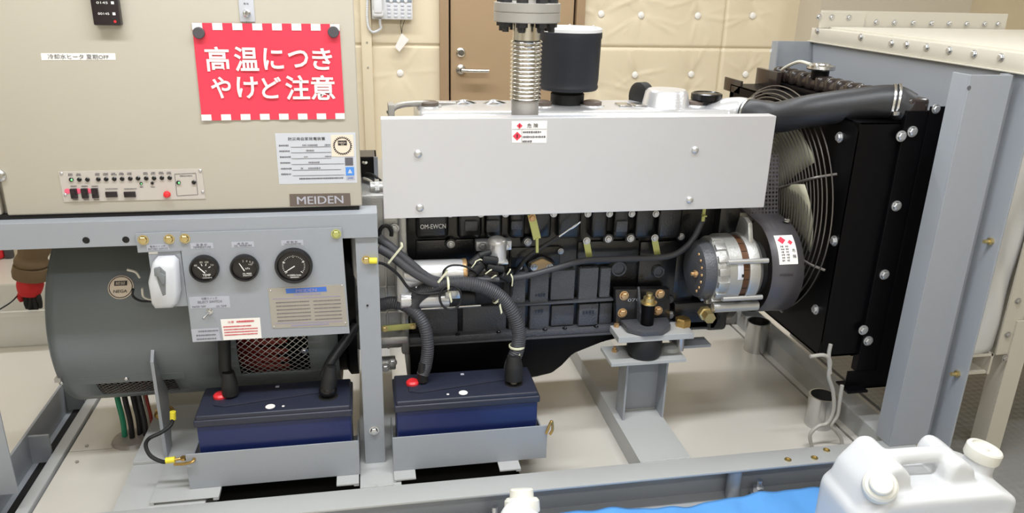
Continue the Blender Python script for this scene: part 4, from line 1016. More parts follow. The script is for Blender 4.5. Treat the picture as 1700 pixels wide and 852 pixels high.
# ================================================================ belt driven alternator
al = empty('charging_alternator', (1.09, 2.12, .55), 'silver belt-driven alternator with a brown laminated ring at the fan end of the engine', 'alternator')
AC = P(1200, 445, y=2.12); ay, az = 2.12, AC.z
def alx(px): return P(px, 445, y=2.05).x
xa, xb, xc, xd, xe = .985, 1.035, 1.105, 1.128, 1.185
build(G().lathe((xa, ay, az), NX, [(0, 0), (.06, 0), (.085, .012), (.092, .03), (.092, xb-xa)], 40), 'rear_cover', 'cast_smooth', al)
g = G()
g.lathe((xb-.005, ay, az), NX, [(.06, 0), (.098, 0), (.104, .008), (.104, .03), (.110, .034), (.110, xc-xb+.005), (.05, xc-xb+.005)], 48)
for k in range(9):
    a = math.radians(100+k*22); d = V((0, math.cos(a), math.sin(a))); t = V((0, -math.sin(a), math.cos(a)))
    g.obox(V((xb+.012, ay, az))+d*.104, NX*.017, d*.006, t*.011, .002)
build(g, 'rear_bracket', 'cast_alu', al)
g = G().lathe((xc, ay, az), NX, [(.05, 0), (.104, 0), (.104, xd-xc), (.05, xd-xc)], 48)
for k in range(22):
    a = 2*PI*k/22; d = V((0, math.cos(a), math.sin(a))); t = V((0, -math.sin(a), math.cos(a))); g.obox(V(((xc+xd)/2, ay, az))+d*.1035, NX*(xd-xc)*.5, d*.0012, t*.0008, mi=1)
build(g, 'stator_ring', ['stator_brown', 'gap_black'], al)
g = G().lathe((xd, ay, az), NX, [(.05, 0), (.110, 0), (.112, .004), (.110, .034), (.096, .05), (.05, .055)], 48)
g.prism([(xd+.012, ay-.055, az+.09), (xd+.012, ay-.03, az+.155), (xd+.012, ay, az+.165), (xd+.012, ay+.03, az+.155), (xd+.012, ay+.05, az+.09)], (.016, 0, 0), bev=.003)
build(g, 'front_bracket', 'cast_alu', al)
q = P(1236, 437, y=ay-.11); build(G().box(q.x-.003, q.x+.003, ay-.1125, ay-.105, az+.012, az+.02), 'slot', 'gap_black', al)
g = G().cyl((xb, ay-.075, az-.10), (xe, ay-.075, az-.10), .016, n=18, bev=.002); build(g, 'lower_lug', 'cast_alu', al)
g = G().lathe((1.02, ay-.07, az-.125), NY, [(0, -.03), (.018, -.03), (.018, .0), (.022, .002), (.022, .02), (0, .02)], 6); build(g, 'output_stud', 'gold_zinc', al)
q = P(1163, 450, y=ay-.06); build(G().cyl((xa-.022, ay-.05, az+.005), (xa+.01, ay-.05, az+.005), .006, n=10).lathe((xa-.012, ay-.05, az+.005), NX, [(0, 0), (.011, 0), (.011, .008), (0, .008)], 6), 'terminal', 'copper_zinc', al)
for k in range(7):
    a = math.radians(120+k*18); d = V((0, math.cos(a), math.sin(a))); rivet(al, V((xa+.004, ay, az))+d*.072, V((-1, 0, 0)), .005, 'copper_zinc')
for k in (150, 215, 270):
    a = math.radians(k); d = V((0, math.cos(a), math.sin(a))); build(G().cyl(V((xb+.02, ay, az))+d*.113, V((xe, ay, az))+d*.113, .008, n=12), 'through_bolt', 'zinc_bolt', al)
q = P(1211, 426, y=ay-.108); build(G().lathe((xb+.052, ay, az), NX, [(.1105, 0), (.1112, .001), (.1112, .018), (.1105, .019)], 10, a0=math.radians(150), a1=math.radians(178), up=V((0, 0, 1))), 'data_tag', 'label_silver', al)
build(G().cyl((xe, ay, az), (xe+.03, ay, az), .045, n=28).cyl((xe-.004, ay, az), (xe+.012, ay, az), .088, n=32), 'pulley', 'gap_black', al)
# belt guard: curved dark cover over the pulley
bg = empty('belt_guard', (1.25, 2.15, .49), 'curved dark grey belt guard with a white danger label beside the alternator', 'guard')
gx0, gx1, gr, gy, gz = 1.20, 1.305, .150, 2.16, .645
pf = [(gy+.30, gz+.19), (gy+.12, gz+.165)]+[(gy-gr*math.sin(a), gz+gr*math.cos(a)) for a in [PI*i/24 for i in range(0, 25)]]+[(gy+.2, gz-gr)]
g = G()
pin = []
for i, (y, z) in enumerate(pf): pass
vs0 = [g.bm.verts.new((gx0, y, z)) for y, z in pf]; vs1 = [g.bm.verts.new((gx1, y, z)) for y, z in pf]
for i in range(len(pf)-1): g.bm.faces.new((vs0[i], vs1[i], vs1[i+1], vs0[i+1]))
o = build(g, 'curved_sheet', 'guard_dark', bg); md = o.modifiers.new('thick', 'SOLIDIFY'); md.thickness = .003; md.offset = 0
g = G().prism([(gx1-.002, y, z) for y, z in pf], (.003, 0, 0)); build(g, 'side_sheet', 'guard_dark', bg, flat=True)
# label bent round the cover
def gp(x, deg, lift=.0022):
    a = math.radians(deg); return V((x, gy-(gr+lift)*math.sin(a), gz+(gr+lift)*math.cos(a)))
g = G().grid(lambda u, v: gp(1.222+.062*u, 34+36*v), 4, 12); lb = build(g, 'danger_label', 'paper_white', bg, label='white danger label with red diamonds')
def gfr(x, deg):
    c = gp(x, deg, .0028); n = (c-V((x, gy, gz))).normalized(); vv_ = n.cross(NX); 
    return c, (vv_ if vv_.z > 0 else -vv_), n
for x, dg_, r in ((1.242, 41, .013), (1.268, 44, .0085)):
    c, vv_, n = gfr(x, dg_); build(G().prism([c+NX*r, c+vv_*r, c-NX*r, c-vv_*r], n*.0006), 'hazard_diamond', 'sign_red', lb, flat=True)
g = G()
for x, hh in ((1.236, 8), (1.252, 8)):
    for k in range(6): 
        c, vv_, n = gfr(x, 49+k*3.3); bars(g, c, .008, .006, NX, vv_, seed=k+int(x*1000))
build(g, 'printed_marks', 'ink_grey', lb, flat=True)
c, vv_, n = gfr(1.274, 54); text('危', c, .011, .011, 'ink_black', lb, -vv_*-1, -NX) if False else text('危', c, .011, .011, 'ink_black', lb, NX, vv_)
c, vv_, n = gfr(1.274, 61); text('険', c, .011, .011, 'ink_black', lb, NX, vv_)
c, vv_, n = gfr(1.245, 82); text('WARNING', c, .045, .008, 'ink_black', bg, NX, vv_)
bolt(bg, (gx1-.012, gy-.03, gz+gr+.004), NZ, .009, 'steel')
# perforated sheet above the guard
g = G()
px0, px1, pz0, pz1 = 1.205, 1.30, .80, .985; nu, nv = 8, 15
for i in range(nu):
    for j in range(nv):
        cx_ = px0+(px1-px0)*(i+.5)/nu; cz_ = pz0+(pz1-pz0)*(j+.5)/nv; hx, hz = (px1-px0)/nu/2, (pz1-pz0)/nv/2
        outq = [(cx_+hx*sx_, cz_+hz*sz_) for sx_, sz_ in ((1, 0), (1, 1), (0, 1), (-1, 1), (-1, 0), (-1, -1), (0, -1), (1, -1))]
        inq = [(cx_+hx*.68*math.cos(PI/4*k), cz_+hx*.68*math.sin(PI/4*k)) for k in range(8)]
        va = [g.bm.verts.new((x, 2.20+(z-.8)*.25, z)) for x, z in outq]; vb = [g.bm.verts.new((x, 2.20+(z-.8)*.25, z)) for x, z in inq]
        for k in range(8): g.bm.faces.new((va[k], va[(k+1) % 8], vb[(k+1) % 8], vb[k]))
o = build(g, 'perforated_sheet', 'guard_dark', bg, flat=True); md = o.modifiers.new('thick', 'SOLIDIFY'); md.thickness = .0015
# ================================================================ fan, guard and radiator
FY, FZ = 2.405, .79
fan = empty('radiator_fan', (1.32, FY, FZ-.32), 'cream bladed cooling fan behind the black wire guard of the radiator', 'fan')
build(G().lathe((1.19, FY, FZ), NX, [(0, 0), (.045, 0), (.045, .10), (.08, .11), (.08, .15), (.06, .16), (0, .16)], 32), 'hub', 'fan_cream', fan)
for k in range(7):
    a0 = 2*PI*k/7+.25
    g = G()
    def bl_(u, v):
        r = .07+.255*u; a = a0+(v-.5)*(.78-.1*u)+.12*u; x = 1.345+.055*(v-.5)*(1.15-.3*u)+.006*math.sin(PI*v)
        return V((x, FY+r*math.cos(a), FZ+r*math.sin(a)))
    g.grid(bl_, 8, 6); o = build(g, 'blade', 'fan_cream', fan); md = o.modifiers.new('thick', 'SOLIDIFY'); md.thickness = .004
rad = empty('radiator', (1.56, FY, .30), 'tall black radiator with shroud, wire fan guard and ribbed top tank', 'radiator')
SX = 1.40
# shroud face with a round opening
g = G(); nseg = 64; R0 = .36
for i in range(nseg):
    a, b = 2*PI*i/nseg, 2*PI*(i+1)/nseg
    def sq(t):
        c_, s_ = math.cos(t), math.sin(t); L = min(.405/max(1e-6, abs(c_)), (.361 if s_ > 0 else .39)/max(1e-6, abs(s_)))
        return V((SX, FY+c_*L, FZ-.02+s_*L))
    q = [V((SX, FY+R0*math.cos(a), FZ-.02+R0*math.sin(a))), V((SX, FY+R0*math.cos(b), FZ-.02+R0*math.sin(b))), sq(b), sq(a)]
    g.bm.faces.new([g.bm.verts.new(x) for x in q])
    q2 = [q[0], q[1], q[1]+V((.05, 0, 0)), q[0]+V((.05, 0, 0))]; g.bm.faces.new([g.bm.verts.new(x) for x in q2])
bmesh.ops.remove_doubles(g.bm, verts=g.bm.verts, dist=1e-5)
g.box(SX, 1.532, 2.0, 2.006, .38, 1.13).box(SX, 1.532, 2.834, 2.84, .38, 1.13).box(SX, 1.532, 2.0, 2.84, 1.124, 1.13, .001).box(SX, 1.532, 2.0, 2.84, .38, .386)
build(g, 'shroud', 'black_paint', rad, flat=True)
build(G().box(1.535, 1.60, 2.03, 2.81, .36, 1.13), 'core', 'black_paint', rad, flat=True)
for y in (1.985, 2.81): 
    g = G().box(1.53, 1.61, y, y+.03, .325, 1.165, .002); 
    if y < 2.2: g.box(1.60, 1.70, y-.004, y, .33, 1.178, .001).box(1.50, 1.70, y, y+.05, .262, .268, .001).box(1.50, 1.70, y, y+.004, .262, .33, .001)
    build(g, 'side_plate', 'black_paint', rad, flat=True)
for px, py in ((1496, 226), (1514.5, 218.5), (1488, 342), (1468, 456), (1433, 548), (1441, 566)):
    q = P(px, py, y=1.984); bolt(rad, (q.x, 1.984, q.z), FACE, .012, 'zinc_bolt')
for px, py in ((1394, 228), (1385, 400), (1354, 514)):
    q = P(px, py, x=SX-.002); bolt(rad, q, V((-1, 0, 0)), .012, 'zinc_bolt')
q = P(1554, 181, y=1.98); bolt(rad, (q.x, 1.981, q.z), FACE, .010, 'zinc_bolt')
# ribbed top tank
g = G().box(1.535, 1.605, 2.02, 2.80, 1.128, 1.15, .003); build(g, 'tank_seat', 'black_paint', rad)
g = G().box(1.545, 1.60, 2.08, 2.79, 1.15, 1.192, .016, seg=3)
y = 2.12
while y < 2.77:
    g.box(1.54, 1.605, y, y+.038, 1.148, 1.202, .014, seg=3); y += .058
build(g, 'top_tank', 'brown_black', rad)
g = G().box(1.535, 1.605, 1.99, 2.09, 1.12, 1.2, .012, seg=3); build(g, 'tank_end', 'brown_black', rad)
q = P(1365, 108, x=1.575)
build(G().lathe((1.572, q.y, 1.19), NZ, [(0, 0), (.03, 0), (.03, .03), (0, .03)], 24), 'filler_neck', 'black_paint', rad)
build(G().lathe((1.572, q.y, 1.22), NZ, [(0, 0), (.046, 0), (.048, .004), (.046, .014), (.03, .018), (.028, .022), (0, .022)], 12), 'radiator_cap', 'steel', rad)
build(G().box(1.51, 1.53, 2.70, 2.86, 1.12, 1.19, .002), 'rear_bracket', 'brown_black', rad); build(G().box(1.40, 1.41, 2.76, 2.90, 1.10, 1.15, .002), 'rear_tab', 'brown_black', rad)
build(G().tube([P(1346, 107, y=2.5), P(1325, 103, y=2.62), P(1300, 115, y=2.74), P(1286, 132, y=2.86), P(1279, 142, y=2.92)], .006, 8), 'overflow_tube', 'cable_white', rad)
q = P(1470, 148, x=1.57); build(G().cyl((1.57, q.y, 1.19), (1.57, q.y, 1.215), .012, n=12, bev=.002).ball((1.565, q.y-.02, 1.203), .010).ball((1.57, q.y+.02, 1.203), .009), 'bleed_valve', 'steel', rad)
# wire guard, bulging towards the engine
g = G(); nr_ = 26
def gpt(r, a):
    return V((SX-.012-.085*(1-(r/.392)**2)**.5 if r < .392 else SX-.012, FY+r*math.cos(a), FZ+r*math.sin(a)))
for k in range(nr_):
    r = .075+.312*k/(nr_-1); pts = [gpt(r, 2*PI*i/72) for i in range(73)]
    g.tube(pts, .0021, 6, smooth=False, caps=False)
build(g, 'guard_ring', 'wire_black', rad)
for k in range(8):
    a = 2*PI*k/8+.32
    build(G().tube([gpt(.07, a)+V((-.004, 0, 0)), gpt(.18, a)+V((-.004, 0, 0)), gpt(.28, a)+V((-.004, 0, 0)), gpt(.35, a)+V((-.004, 0, 0)), gpt(.394, a)], .0042, 8), 'guard_spoke', 'wire_black', rad)
# upper hose
hp = [P(1238, 188, y=2.335), P(1256, 191, y=2.30), P(1290, 195, y=2.25), P(1345, 184, y=2.17), P(1420, 174, y=2.10), P(1478, 169, y=2.055), V((1.565, 2.03, 1.163))]
ho = empty('radiator_hose', hp[3], 'thick black rubber hose from the engine elbow to the radiator top tank', 'hose')
build(G().tube(hp, .046, 24, rf=lambda t, i: .049 if t > .08 else .046), 'hose', 'rubber', ho)
for t, (c, n) in enumerate(((P(1243, 189, y=2.325), hp[1]-hp[0]), (P(1481, 168.5, y=2.052), hp[6]-hp[4]), (P(1489, 168, y=2.047), hp[6]-hp[4]))):
    n = n.normalized(); build(G().lathe(c-n*.004, n, [(.0495, 0), (.0515, .001), (.0515, .007), (.0495, .008)], 32), 'hose_clamp', 'steel', ho)
q = P(1484, 187, y=2.02); build(G().box(q.x-.014, q.x+.014, 2.0, 2.014, q.z-.006, q.z+.006, .002), 'clamp_screw', 'steel', ho)
# ================================================================ blue-grey outlet frame
of = empty('outlet_frame', (1.70, 2.4, .13), 'tall blue-grey steel frame of posts and sheet standing on the right end of the skid', 'frame')
fx0, fx1 = 1.592, 1.722; zt_ = 1.283
g = G().box(fx0, fx1, 1.845, 1.851, .1305, zt_, .001).box(fx0, fx0+.006, 1.851, 1.915, .1305, zt_, .001); build(g, 'front_post', 'blue_grey', of, flat=True)
g = G().box(1.762, 1.768, 1.795, 1.886, .02, zt_, .001).box(fx1-.006, 1.763, 1.88, 1.886, .1305, zt_).box(fx1-.006, fx1, 1.851, 1.882, .1305, zt_); build(g, 'post_flange', 'blue_grey', of, flat=True)
g = G().box(1.585, 1.757, 2.90, 2.906, .13, 1.287).box(1.585, 1.591, 2.86, 2.90, .13, 1.287); build(g, 'rear_post', 'blue_grey', of, flat=True)
g = G().box(1.757, 1.763, 1.882, 2.906, 1.0, 1.285).box(1.757, 1.763, 2.70, 2.906, .14, 1.0); build(g, 'duct_sheet', 'blue_grey', of, flat=True)
for px, py in ((1640, 401), (1585, 621)):
    q = P(px, py, x=1.75); g = G().lathe((1.7625, q.y, q.z), V((-1, 0, 0)), [(0, 0), (.011, 0), (.011, .009), (.006, .01), (.006, .026), (0, .026)], 6); build(g, 'bolt', 'gold_zinc', of)
q = P(1609, 146, y=1.844); build(G().lathe((q.x, 1.8446, q.z), FACE, [(0, 0), (.006, 0), (.006, .0004), (0, .0004)], 14), 'bolt_hole', 'ink_grey', of)
q = P(1280, 84, y=2.899); build(G().lathe((q.x, 2.8996, q.z), FACE, [(0, 0), (.006, 0), (.006, .0004), (0, .0004)], 14), 'bolt_hole', 'paper_white', of)
# ================================================================ cream duct
du = empty('air_duct', (2.5, 2.4, 0), 'cream sheet metal air duct with bolted flanges leaving the frame to the right', 'duct')
g = G().box(1.768, 3.4, 1.84, 2.90, 1.28, 1.338, .004); g.box(1.80, 3.4, 1.87, 2.88, 1.332, 1.345, .004); g.box(1.742, 1.78, 1.80, 2.92, 1.285, 1.29, .001); build(g, 'top_casing', 'duct_cream', du)
build(G().box(1.748, 1.77, 1.80, 2.91, 1.29, 1.338, .002), 'front_flange', 'duct_cream', du)
g = G().box(1.765, 2.6, 2.885, 2.892, 1.34, 1.405, .001); g.box(1.765, 1.95, 2.875, 2.886, 1.34, 1.40, .001); build(g, 'rear_flange', 'duct_cream', du, flat=True)
for px, py in ((1480, 72), (1505, 74), (1538.5, 78.5), (1576, 83.5), (1617, 89.5), (1662, 95.5), (1429, 61.5), (1357, 51)): bolt(du, P(px, py, x=1.747), V((-1, 0, 0)), .009, 'zinc_bolt')
for px, py in ((1360, 28), (1381, 29), (1409.5, 29.5), (1432, 37), (1455, 37), (1485, 38), (1516, 38.5), (1546.5, 39), (1576, 39.5), (1605, 40), (1635, 40), (1657, 40)): bolt(du, P(px, py, y=2.874 if px < 1425 else 2.884), FACE, .0085, 'zinc_bolt')
def canv(u, v): return V((1.775+.19*u, 1.93-.012*math.sin(u*9+v*3)*math.sin(v*11)-.02*math.sin(PI*u), .40+.88*v))
g = G().grid(canv, 14, 40); o = build(g, 'canvas_joint', 'duct_canvas', du); md = o.modifiers.new('thick', 'SOLIDIFY'); md.thickness = .003
g = G().box(1.955, 2.02, 1.90, 1.908, .40, 1.28, .001).box(2.013, 2.02, 1.908, 1.96, .40, 1.28); build(g, 'side_flange', 'duct_cream', du, flat=True)
build(G().box(2.02, 3.4, 1.95, 2.88, .42, 1.29, .003), 'side_casing', 'duct_cream', du, flat=True)
g = G().box(1.995, 2.06, 1.892, 1.898, 0, .52, .001).box(1.995, 2.001, 1.898, 1.955, 0, .52, .001); build(g, 'leg', 'duct_cream', du, flat=True)
g = G().box(1.995, 2.06, 2.88, 2.886, 0, .52, .001); build(g, 'leg', 'duct_cream', du, flat=True)
g = G().box(1.86, 1.95, 1.905, 1.911, .395, .402).box(1.86, 1.95, 1.91, 2.88, .33, .338).box(1.944, 1.952, 1.905, 2.88, .33, .402); build(g, 'bottom_channel', 'duct_cream', du, flat=True)
for px, py in ((1673, 556), (1690, 500), (1668, 595)): bolt(du, P(px, py, y=1.899 if py < 590 else 1.891), FACE, .008, 'flange_steel')
# ================================================================ drain tubes at the radiator foot
dt = empty('drain_tube', P(1395, 745, z=.06), 'clear grey drain tubes hanging in loops under the radiator beside the pipe sleeve', 'tube')
for pts in (((1345, 592), (1368, 590), (1378, 600), (1376, 625), (1383, 650), (1384, 680), (1374, 702), (1358, 708), (1345, 722), (1348, 742), (1352, 747)), ((1379, 572), (1376, 590), (1378, 620)), ((1398, 640), (1394, 665), (1390, 690), (1380, 706), (1388, 716), (1396, 728), (1399, 744))):
    build(G().tube([P(a, b, y=1.97) for a, b in pts], .0062, 10), 'tube', 'drain_tube', dt)
build(G().box(1.49, 1.56, 1.95, 2.0, .268, .276, .001), 'holder', 'black_paint', dt, flat=True)
# ================================================================ batteries in their trays
def battery(x0, red_left, label, zt=.357, yf=1.948, yb=2.116, tx=None):
    x1 = x0+.424; b = empty('starter_battery', ((x0+x1)/2, (yf+yb)/2, .146), label, 'battery', 'starter batteries')
    build(G().box(x0+.006, x1-.006, yf+.006, yb-.006, .146, zt-.030, .005, seg=3), 'case', 'battery_blue', b)
    g = G().box(x0, x1, yf, yb, zt-.034, zt-.012, .005, seg=3); g.box(x0+.006, x1-.006, yf+.004, yb-.004, zt-.016, zt, .005, seg=3)
    build(g, 'lid', 'battery_lid', b)
    pl = [(x0+.045, yb-.045), (x0+.045, yf+.055), (x0+.075, yf+.043), (x1-.095, yf+.085), (x1-.05, yf+.085), (x1-.05, yb-.03)]
    build(G().prism([(x, y, zt-.001) for x, y in pl], (0, 0, .0055), bev=.0015), 'lid_ledge', 'battery_lid', b)
    rx = x0+.058; build(G().lathe((rx, yf+.098, zt+.002), NZ, [(0, 0), (.019, 0), (.019, .008), (.014, .013), (0, .014)], 24), 'positive_cap', 'red_plastic', b)
    build(G().lathe((x1-.068, yf+.065, zt-.002), NZ, [(.029, 0), (.027, .0028), (0, .0028)], 28), 'post_recess', 'gap_black', b)
    build(G().lathe((x1-.068, yf+.065, zt), NZ, [(0, 0), (.010, 0), (.009, .022), (0, .022)], 16), 'negative_post', 'flange_steel', b)
    cx_ = x0+.20; build(G().lathe((cx_, yf+.03, zt-.0005), NZ, [(0, 0), (.013, 0), (.013, .0012), (0, .0012)], 24), 'round_label', 'paper_white', b)
    build(G().lathe((cx_+(.035 if tx else -.045), yf+.027, zt-.0005), NZ, [(0, 0), (.004, 0), (.004, .0012), (0, .0012)], 10), 'white_dot', 'paper_white', b)
    build(G().box(x0+.205, x0+.215, yb-.04, yb-.03, zt+.004, zt+.0052), 'white_mark', 'label_grey', b)
    return b
battery(-.486, 0, 'navy blue starter battery in the left tray, under the gauge panel', tx=1)
battery(.054, 0, 'navy blue starter battery in the right tray, between post and engine mount')
def tray(x0, x1, label, clips):
    t = empty('battery_tray', ((x0+x1)/2, 2.03, .138), label, 'tray', 'battery trays')
    g = G().box(x0, x1, 1.934, 1.938, .14, .252, .0008).box(x0, x1, 1.938, 2.13, .14, .145).box(x0, x0+.004, 1.938, 2.13, .145, .20).box(x1-.004, x1, 1.938, 2.13, .145, .20)
    build(g, 'sheet', 'blue_grey', t, flat=True)
    return t
t1 = tray(-.513, -.050, 'blue-grey sheet tray holding the battery under the gauge panel', 0)
t2 = tray(.046, .500, 'blue-grey sheet tray holding the battery right of the post', 0)
def foot(t, x0, x1, y0=1.893, leg='r', y1=2.0):
    g = G().box(x0, x1, y0, y1, .1345, .1400, .0008)
    g.box(x0, x0+.006, y0, y1, .1305, .136) if 'l' in leg else None
    if 'r' in leg: g.box(x1-.014, x1, y0, y1, .1305, .136)
    build(g, 'foot', 'base_grey', t, flat=True)
g = G().box(-.607, -.43, 1.888, 2.085, .1385, .1398).box(-.607, -.597, 1.888, 2.085, .1305, .139).box(-.445, -.43, 1.888, 2.085, .1305, .139)
build(g, 'foot', 'base_grey', t1, flat=True)
foot(t1, -.115, -.053); foot(t2, .046, .108, leg='l'); foot(t2, .352, .415)
for t, x, px in ((t1, -.513, 0), (t2, .5, 1)):
    if px: pts = [(x-.004, 1.93, .228), (x+.006, 1.928, .262), (x+.012, 1.93, .266), (x+.014, 1.928, .24), (x+.006, 1.926, .226)]
    else: pts = [(x+.022, 1.938, .238), (x+.02, 1.924, .236), (x-.004, 1.925, .23), (x-.03, 1.93, .228)]
    build(G().tube(pts, .004, 10), 'hook_rod', 'brass', t)
# battery cables
def cable(name, pts, r, m_, label, ribs=False, boot=None, cat='cable', fine=10):
    e = empty(name, pts[-1], label, cat)
    rf = (lambda t, i: r*(1 if i % 2 else .93)) if ribs else None
    build(G().tube(pts, r, 14, k=fine, rf=rf), 'sheath', m_, e)
    if boot: build(G().tube(boot[0], boot[1], 14, rf=lambda t, i: boot[1]*(.72+.28*min(1, t*2))), 'terminal_boot', 'rubber_matt', e)
    return e
ZT = .357
bt = V((-.40, 2.045, ZT+.012))
cable('battery_cable', [P(372, 560, y=2.09), P(373, 590, y=2.08), P(374, 612, y=2.065), bt+V((0, 0, .035))], .017, 'rubber_matt', 'black cable dropping to the left battery beside its red cap', boot=([bt+V((0, 0, .07)), bt+V((0, 0, .03)), bt], .023))
bn = V((-.130, 2.013, ZT+.02))
cable('battery_cable', [P(592, 540, y=2.13), P(575, 565, y=2.10), P(552, 596, y=2.06), P(540, 622, y=2.04), bn+V((.005, .004, .03))], .0145, 'rubber', 'black cable slanting up from the right post of the left battery', boot=([bn+V((.012, .01, .07)), bn+V((.006, .006, .035)), bn+V((0, 0, .002))], .022))
build(G().ball(bn, .024, sc=(1.1, 1, .9)), 'post_cap', 'gauge_black', bpy.data.objects['battery_cable.001'])
b2 = V((.142, 2.046, ZT+.010))
cable('battery_cable', [P(632, 506, y=2.13), P(655, 503, y=2.11), P(684, 514, y=2.09), P(704, 540, y=2.07), P(710, 575, y=2.06), P(707, 605, y=2.055), b2+V((0, 0, .02))], .019, 'loom', 'black corrugated cable arching down to the left end of the right battery', ribs=True, fine=18, boot=([b2+V((0, 0, .06)), b2+V((0, 0, .03)), b2], .015))
b3 = V((.410, 2.013, ZT+.012))
c4 = cable('battery_cable', [P(684, 520, y=2.10), P(690, 498, y=2.09), P(706, 482, y=2.08), P(735, 473, y=2.07), P(775, 471, y=2.065), P(812, 481, y=2.06), P(840, 503, y=2.055), P(859, 540, y=2.05), P(860, 575, y=2.045), P(848, 610, y=2.03), b3+V((0, 0, .02))], .0215, 'loom', 'thick corrugated black loom curving over to the right end of the right battery', ribs=True, fine=22, boot=([b3+V((.0, .01, .075)), b3+V((0, .005, .04)), b3], .027))
for px, py, d in ((743, 473, (1, 0, 0)), (826, 492, (1, 0, -.6)), (858, 575, (0, 0, 1))):
    n = V(d).normalized(); c = P(px, py, y=2.062 if px < 850 else 2.045); build(G().lathe(c-n*.003, n, [(.0215, 0), (.024, .001), (.024, .006), (.0215, .007)], 20).obox(c+V((.006, -.024, -.03)), (.002, 0, .003), (0, .001, 0), (.003, 0, -.014)), 'cable_tie', 'tie_cream', c4)
# looms passing over the starter
l1 = cable('wiring_loom', [P(628, 395, y=2.10), P(650, 412, y=2.09), P(680, 437, y=2.08), P(712, 462, y=2.075), P(745, 470, y=2.09)], .0135, 'loom', 'upper of two grey looms slanting over the silver starter motor', cat='cable')
l2 = cable('wiring_loom', [P(628, 412, y=2.075), P(650, 425, y=2.07), P(682, 450, y=2.06), P(718, 470, y=2.06), P(740, 475, y=2.075)], .012, 'loom', 'lower of two grey looms slanting over the silver starter motor', cat='cable')
for px, py, par in ((656, 420, l2), (730, 462, l2)):
    c = P(px, py, y=2.07); n = V((.75, 0, -.6)).normalized(); u_ = V((.6, 0, .75)).normalized()
    build(G().obox(c+V((0, -.014, 0)), n*.003, u_*.032, NY*.001).obox(c+u_*.03, n*.003, u_*.002, NY*.015), 'cable_tie', 'tie_cream', par)
e = cable('sensor_lead', [P(627, 436, y=2.0), P(640, 440, y=2.03), P(660, 455, y=2.05), P(680, 480, y=2.06), P(700, 488, y=2.06), P(730, 486, y=2.05), P(752, 478, y=2.04)], .0042, 'rubber_matt', 'thin black lead from the yellow terminal on the stand post')
build(G().cyl(P(613, 433, y=YF), P(626, 433, y=YF), .0085, n=14), 'yellow_collar', 'ring_yellow', e); q = P(608, 433, y=YF); bolt(e, (q.x, YF+.007, q.z), FACE, .009, 'gold_zinc')
pts = [P(748+18*math.cos(a), 494+20*math.sin(a), y=2.045) for a in [2*PI*i/16 for i in range(17)]]
lead('wire_loop', pts, .0035, 'rubber_matt', 'small round loop of black wire hanging before the starter motor', 'wire')
lead('jumper_wire', [P(735, 462, y=2.07), P(738, 448, y=2.06), P(750, 441, y=2.06), P(770, 442, y=2.06), P(790, 450, y=2.06)], .0032, 'rubber_matt', 'short thin wire arched over the copper band of the starter motor', 'wire')
e = cable('wiring_loom', [P(802, 462, y=2.08), P(826, 464, y=2.1), P(850, 462, y=2.12), P(880, 457, y=2.13), P(920, 446, y=2.14), P(968, 433, y=2.15), P(1030, 430, y=2.155), P(1092, 428, y=2.155), P(1125, 420, y=2.15), P(1150, 398, y=2.16), P(1168, 362, y=2.18)], .0095, 'loom', 'long grey loom running along the engine side to the alternator end')
q = P(1168, 352, y=2.15); build(G().box(q.x-.004, q.x+.006, 2.148, 2.152, q.z-.03, q.z+.03).box(q.x-.006, q.x+.006, 2.135, 2.152, q.z-.012, q.z-.008), 'hanger', 'yellow_zinc', e)
cn = empty('wire_connectors', P(800, 450, y=2.09), 'tangle of black plug connectors and ties under the silver solenoid', 'connector')
for (x0_, y0_, x1_, y1_, r) in ((782, 440, 798, 425, .014), (795, 425, 815, 418, .010), (800, 430, 826, 433, .014), (808, 442, 836, 448, .012), (786, 450, 800, 436, .02), (780, 462, 792, 452, .012), (832, 456, 846, 466, .012)):
    build(G().cyl(P(x0_, y0_, y=2.085), P(x1_, y1_, y=2.09), r, r*.85, n=14, bev=.002), 'plug', 'rubber_matt', cn)
for (x0_, y0_, x1_, y1_) in ((782, 446, 790, 434), (790, 434, 800, 432), (806, 455, 816, 448), (816, 462, 824, 458), (842, 456, 847, 447), (848, 455, 850, 475)):
    build(G().tube([P(x0_, y0_, y=2.07), P((x0_+x1_)/2+2, (y0_+y1_)/2-2, y=2.065), P(x1_, y1_, y=2.07)], .002, 6), 'tie', 'tie_cream', cn)
build(G().cyl(P(780, 464, y=2.075), P(828, 465, y=2.08), .009, n=12), 'sleeve', 'loom', cn)
for pts in (((828, 434), (836, 450), (838, 480), (834, 500)), ((850, 470), (848, 488), (840, 508)), ((846, 452), (842, 478), (846, 500))):
    build(G().tube([P(a, b, y=2.12) for a, b in pts], .0055, 8), 'wire', 'rubber_matt', cn)
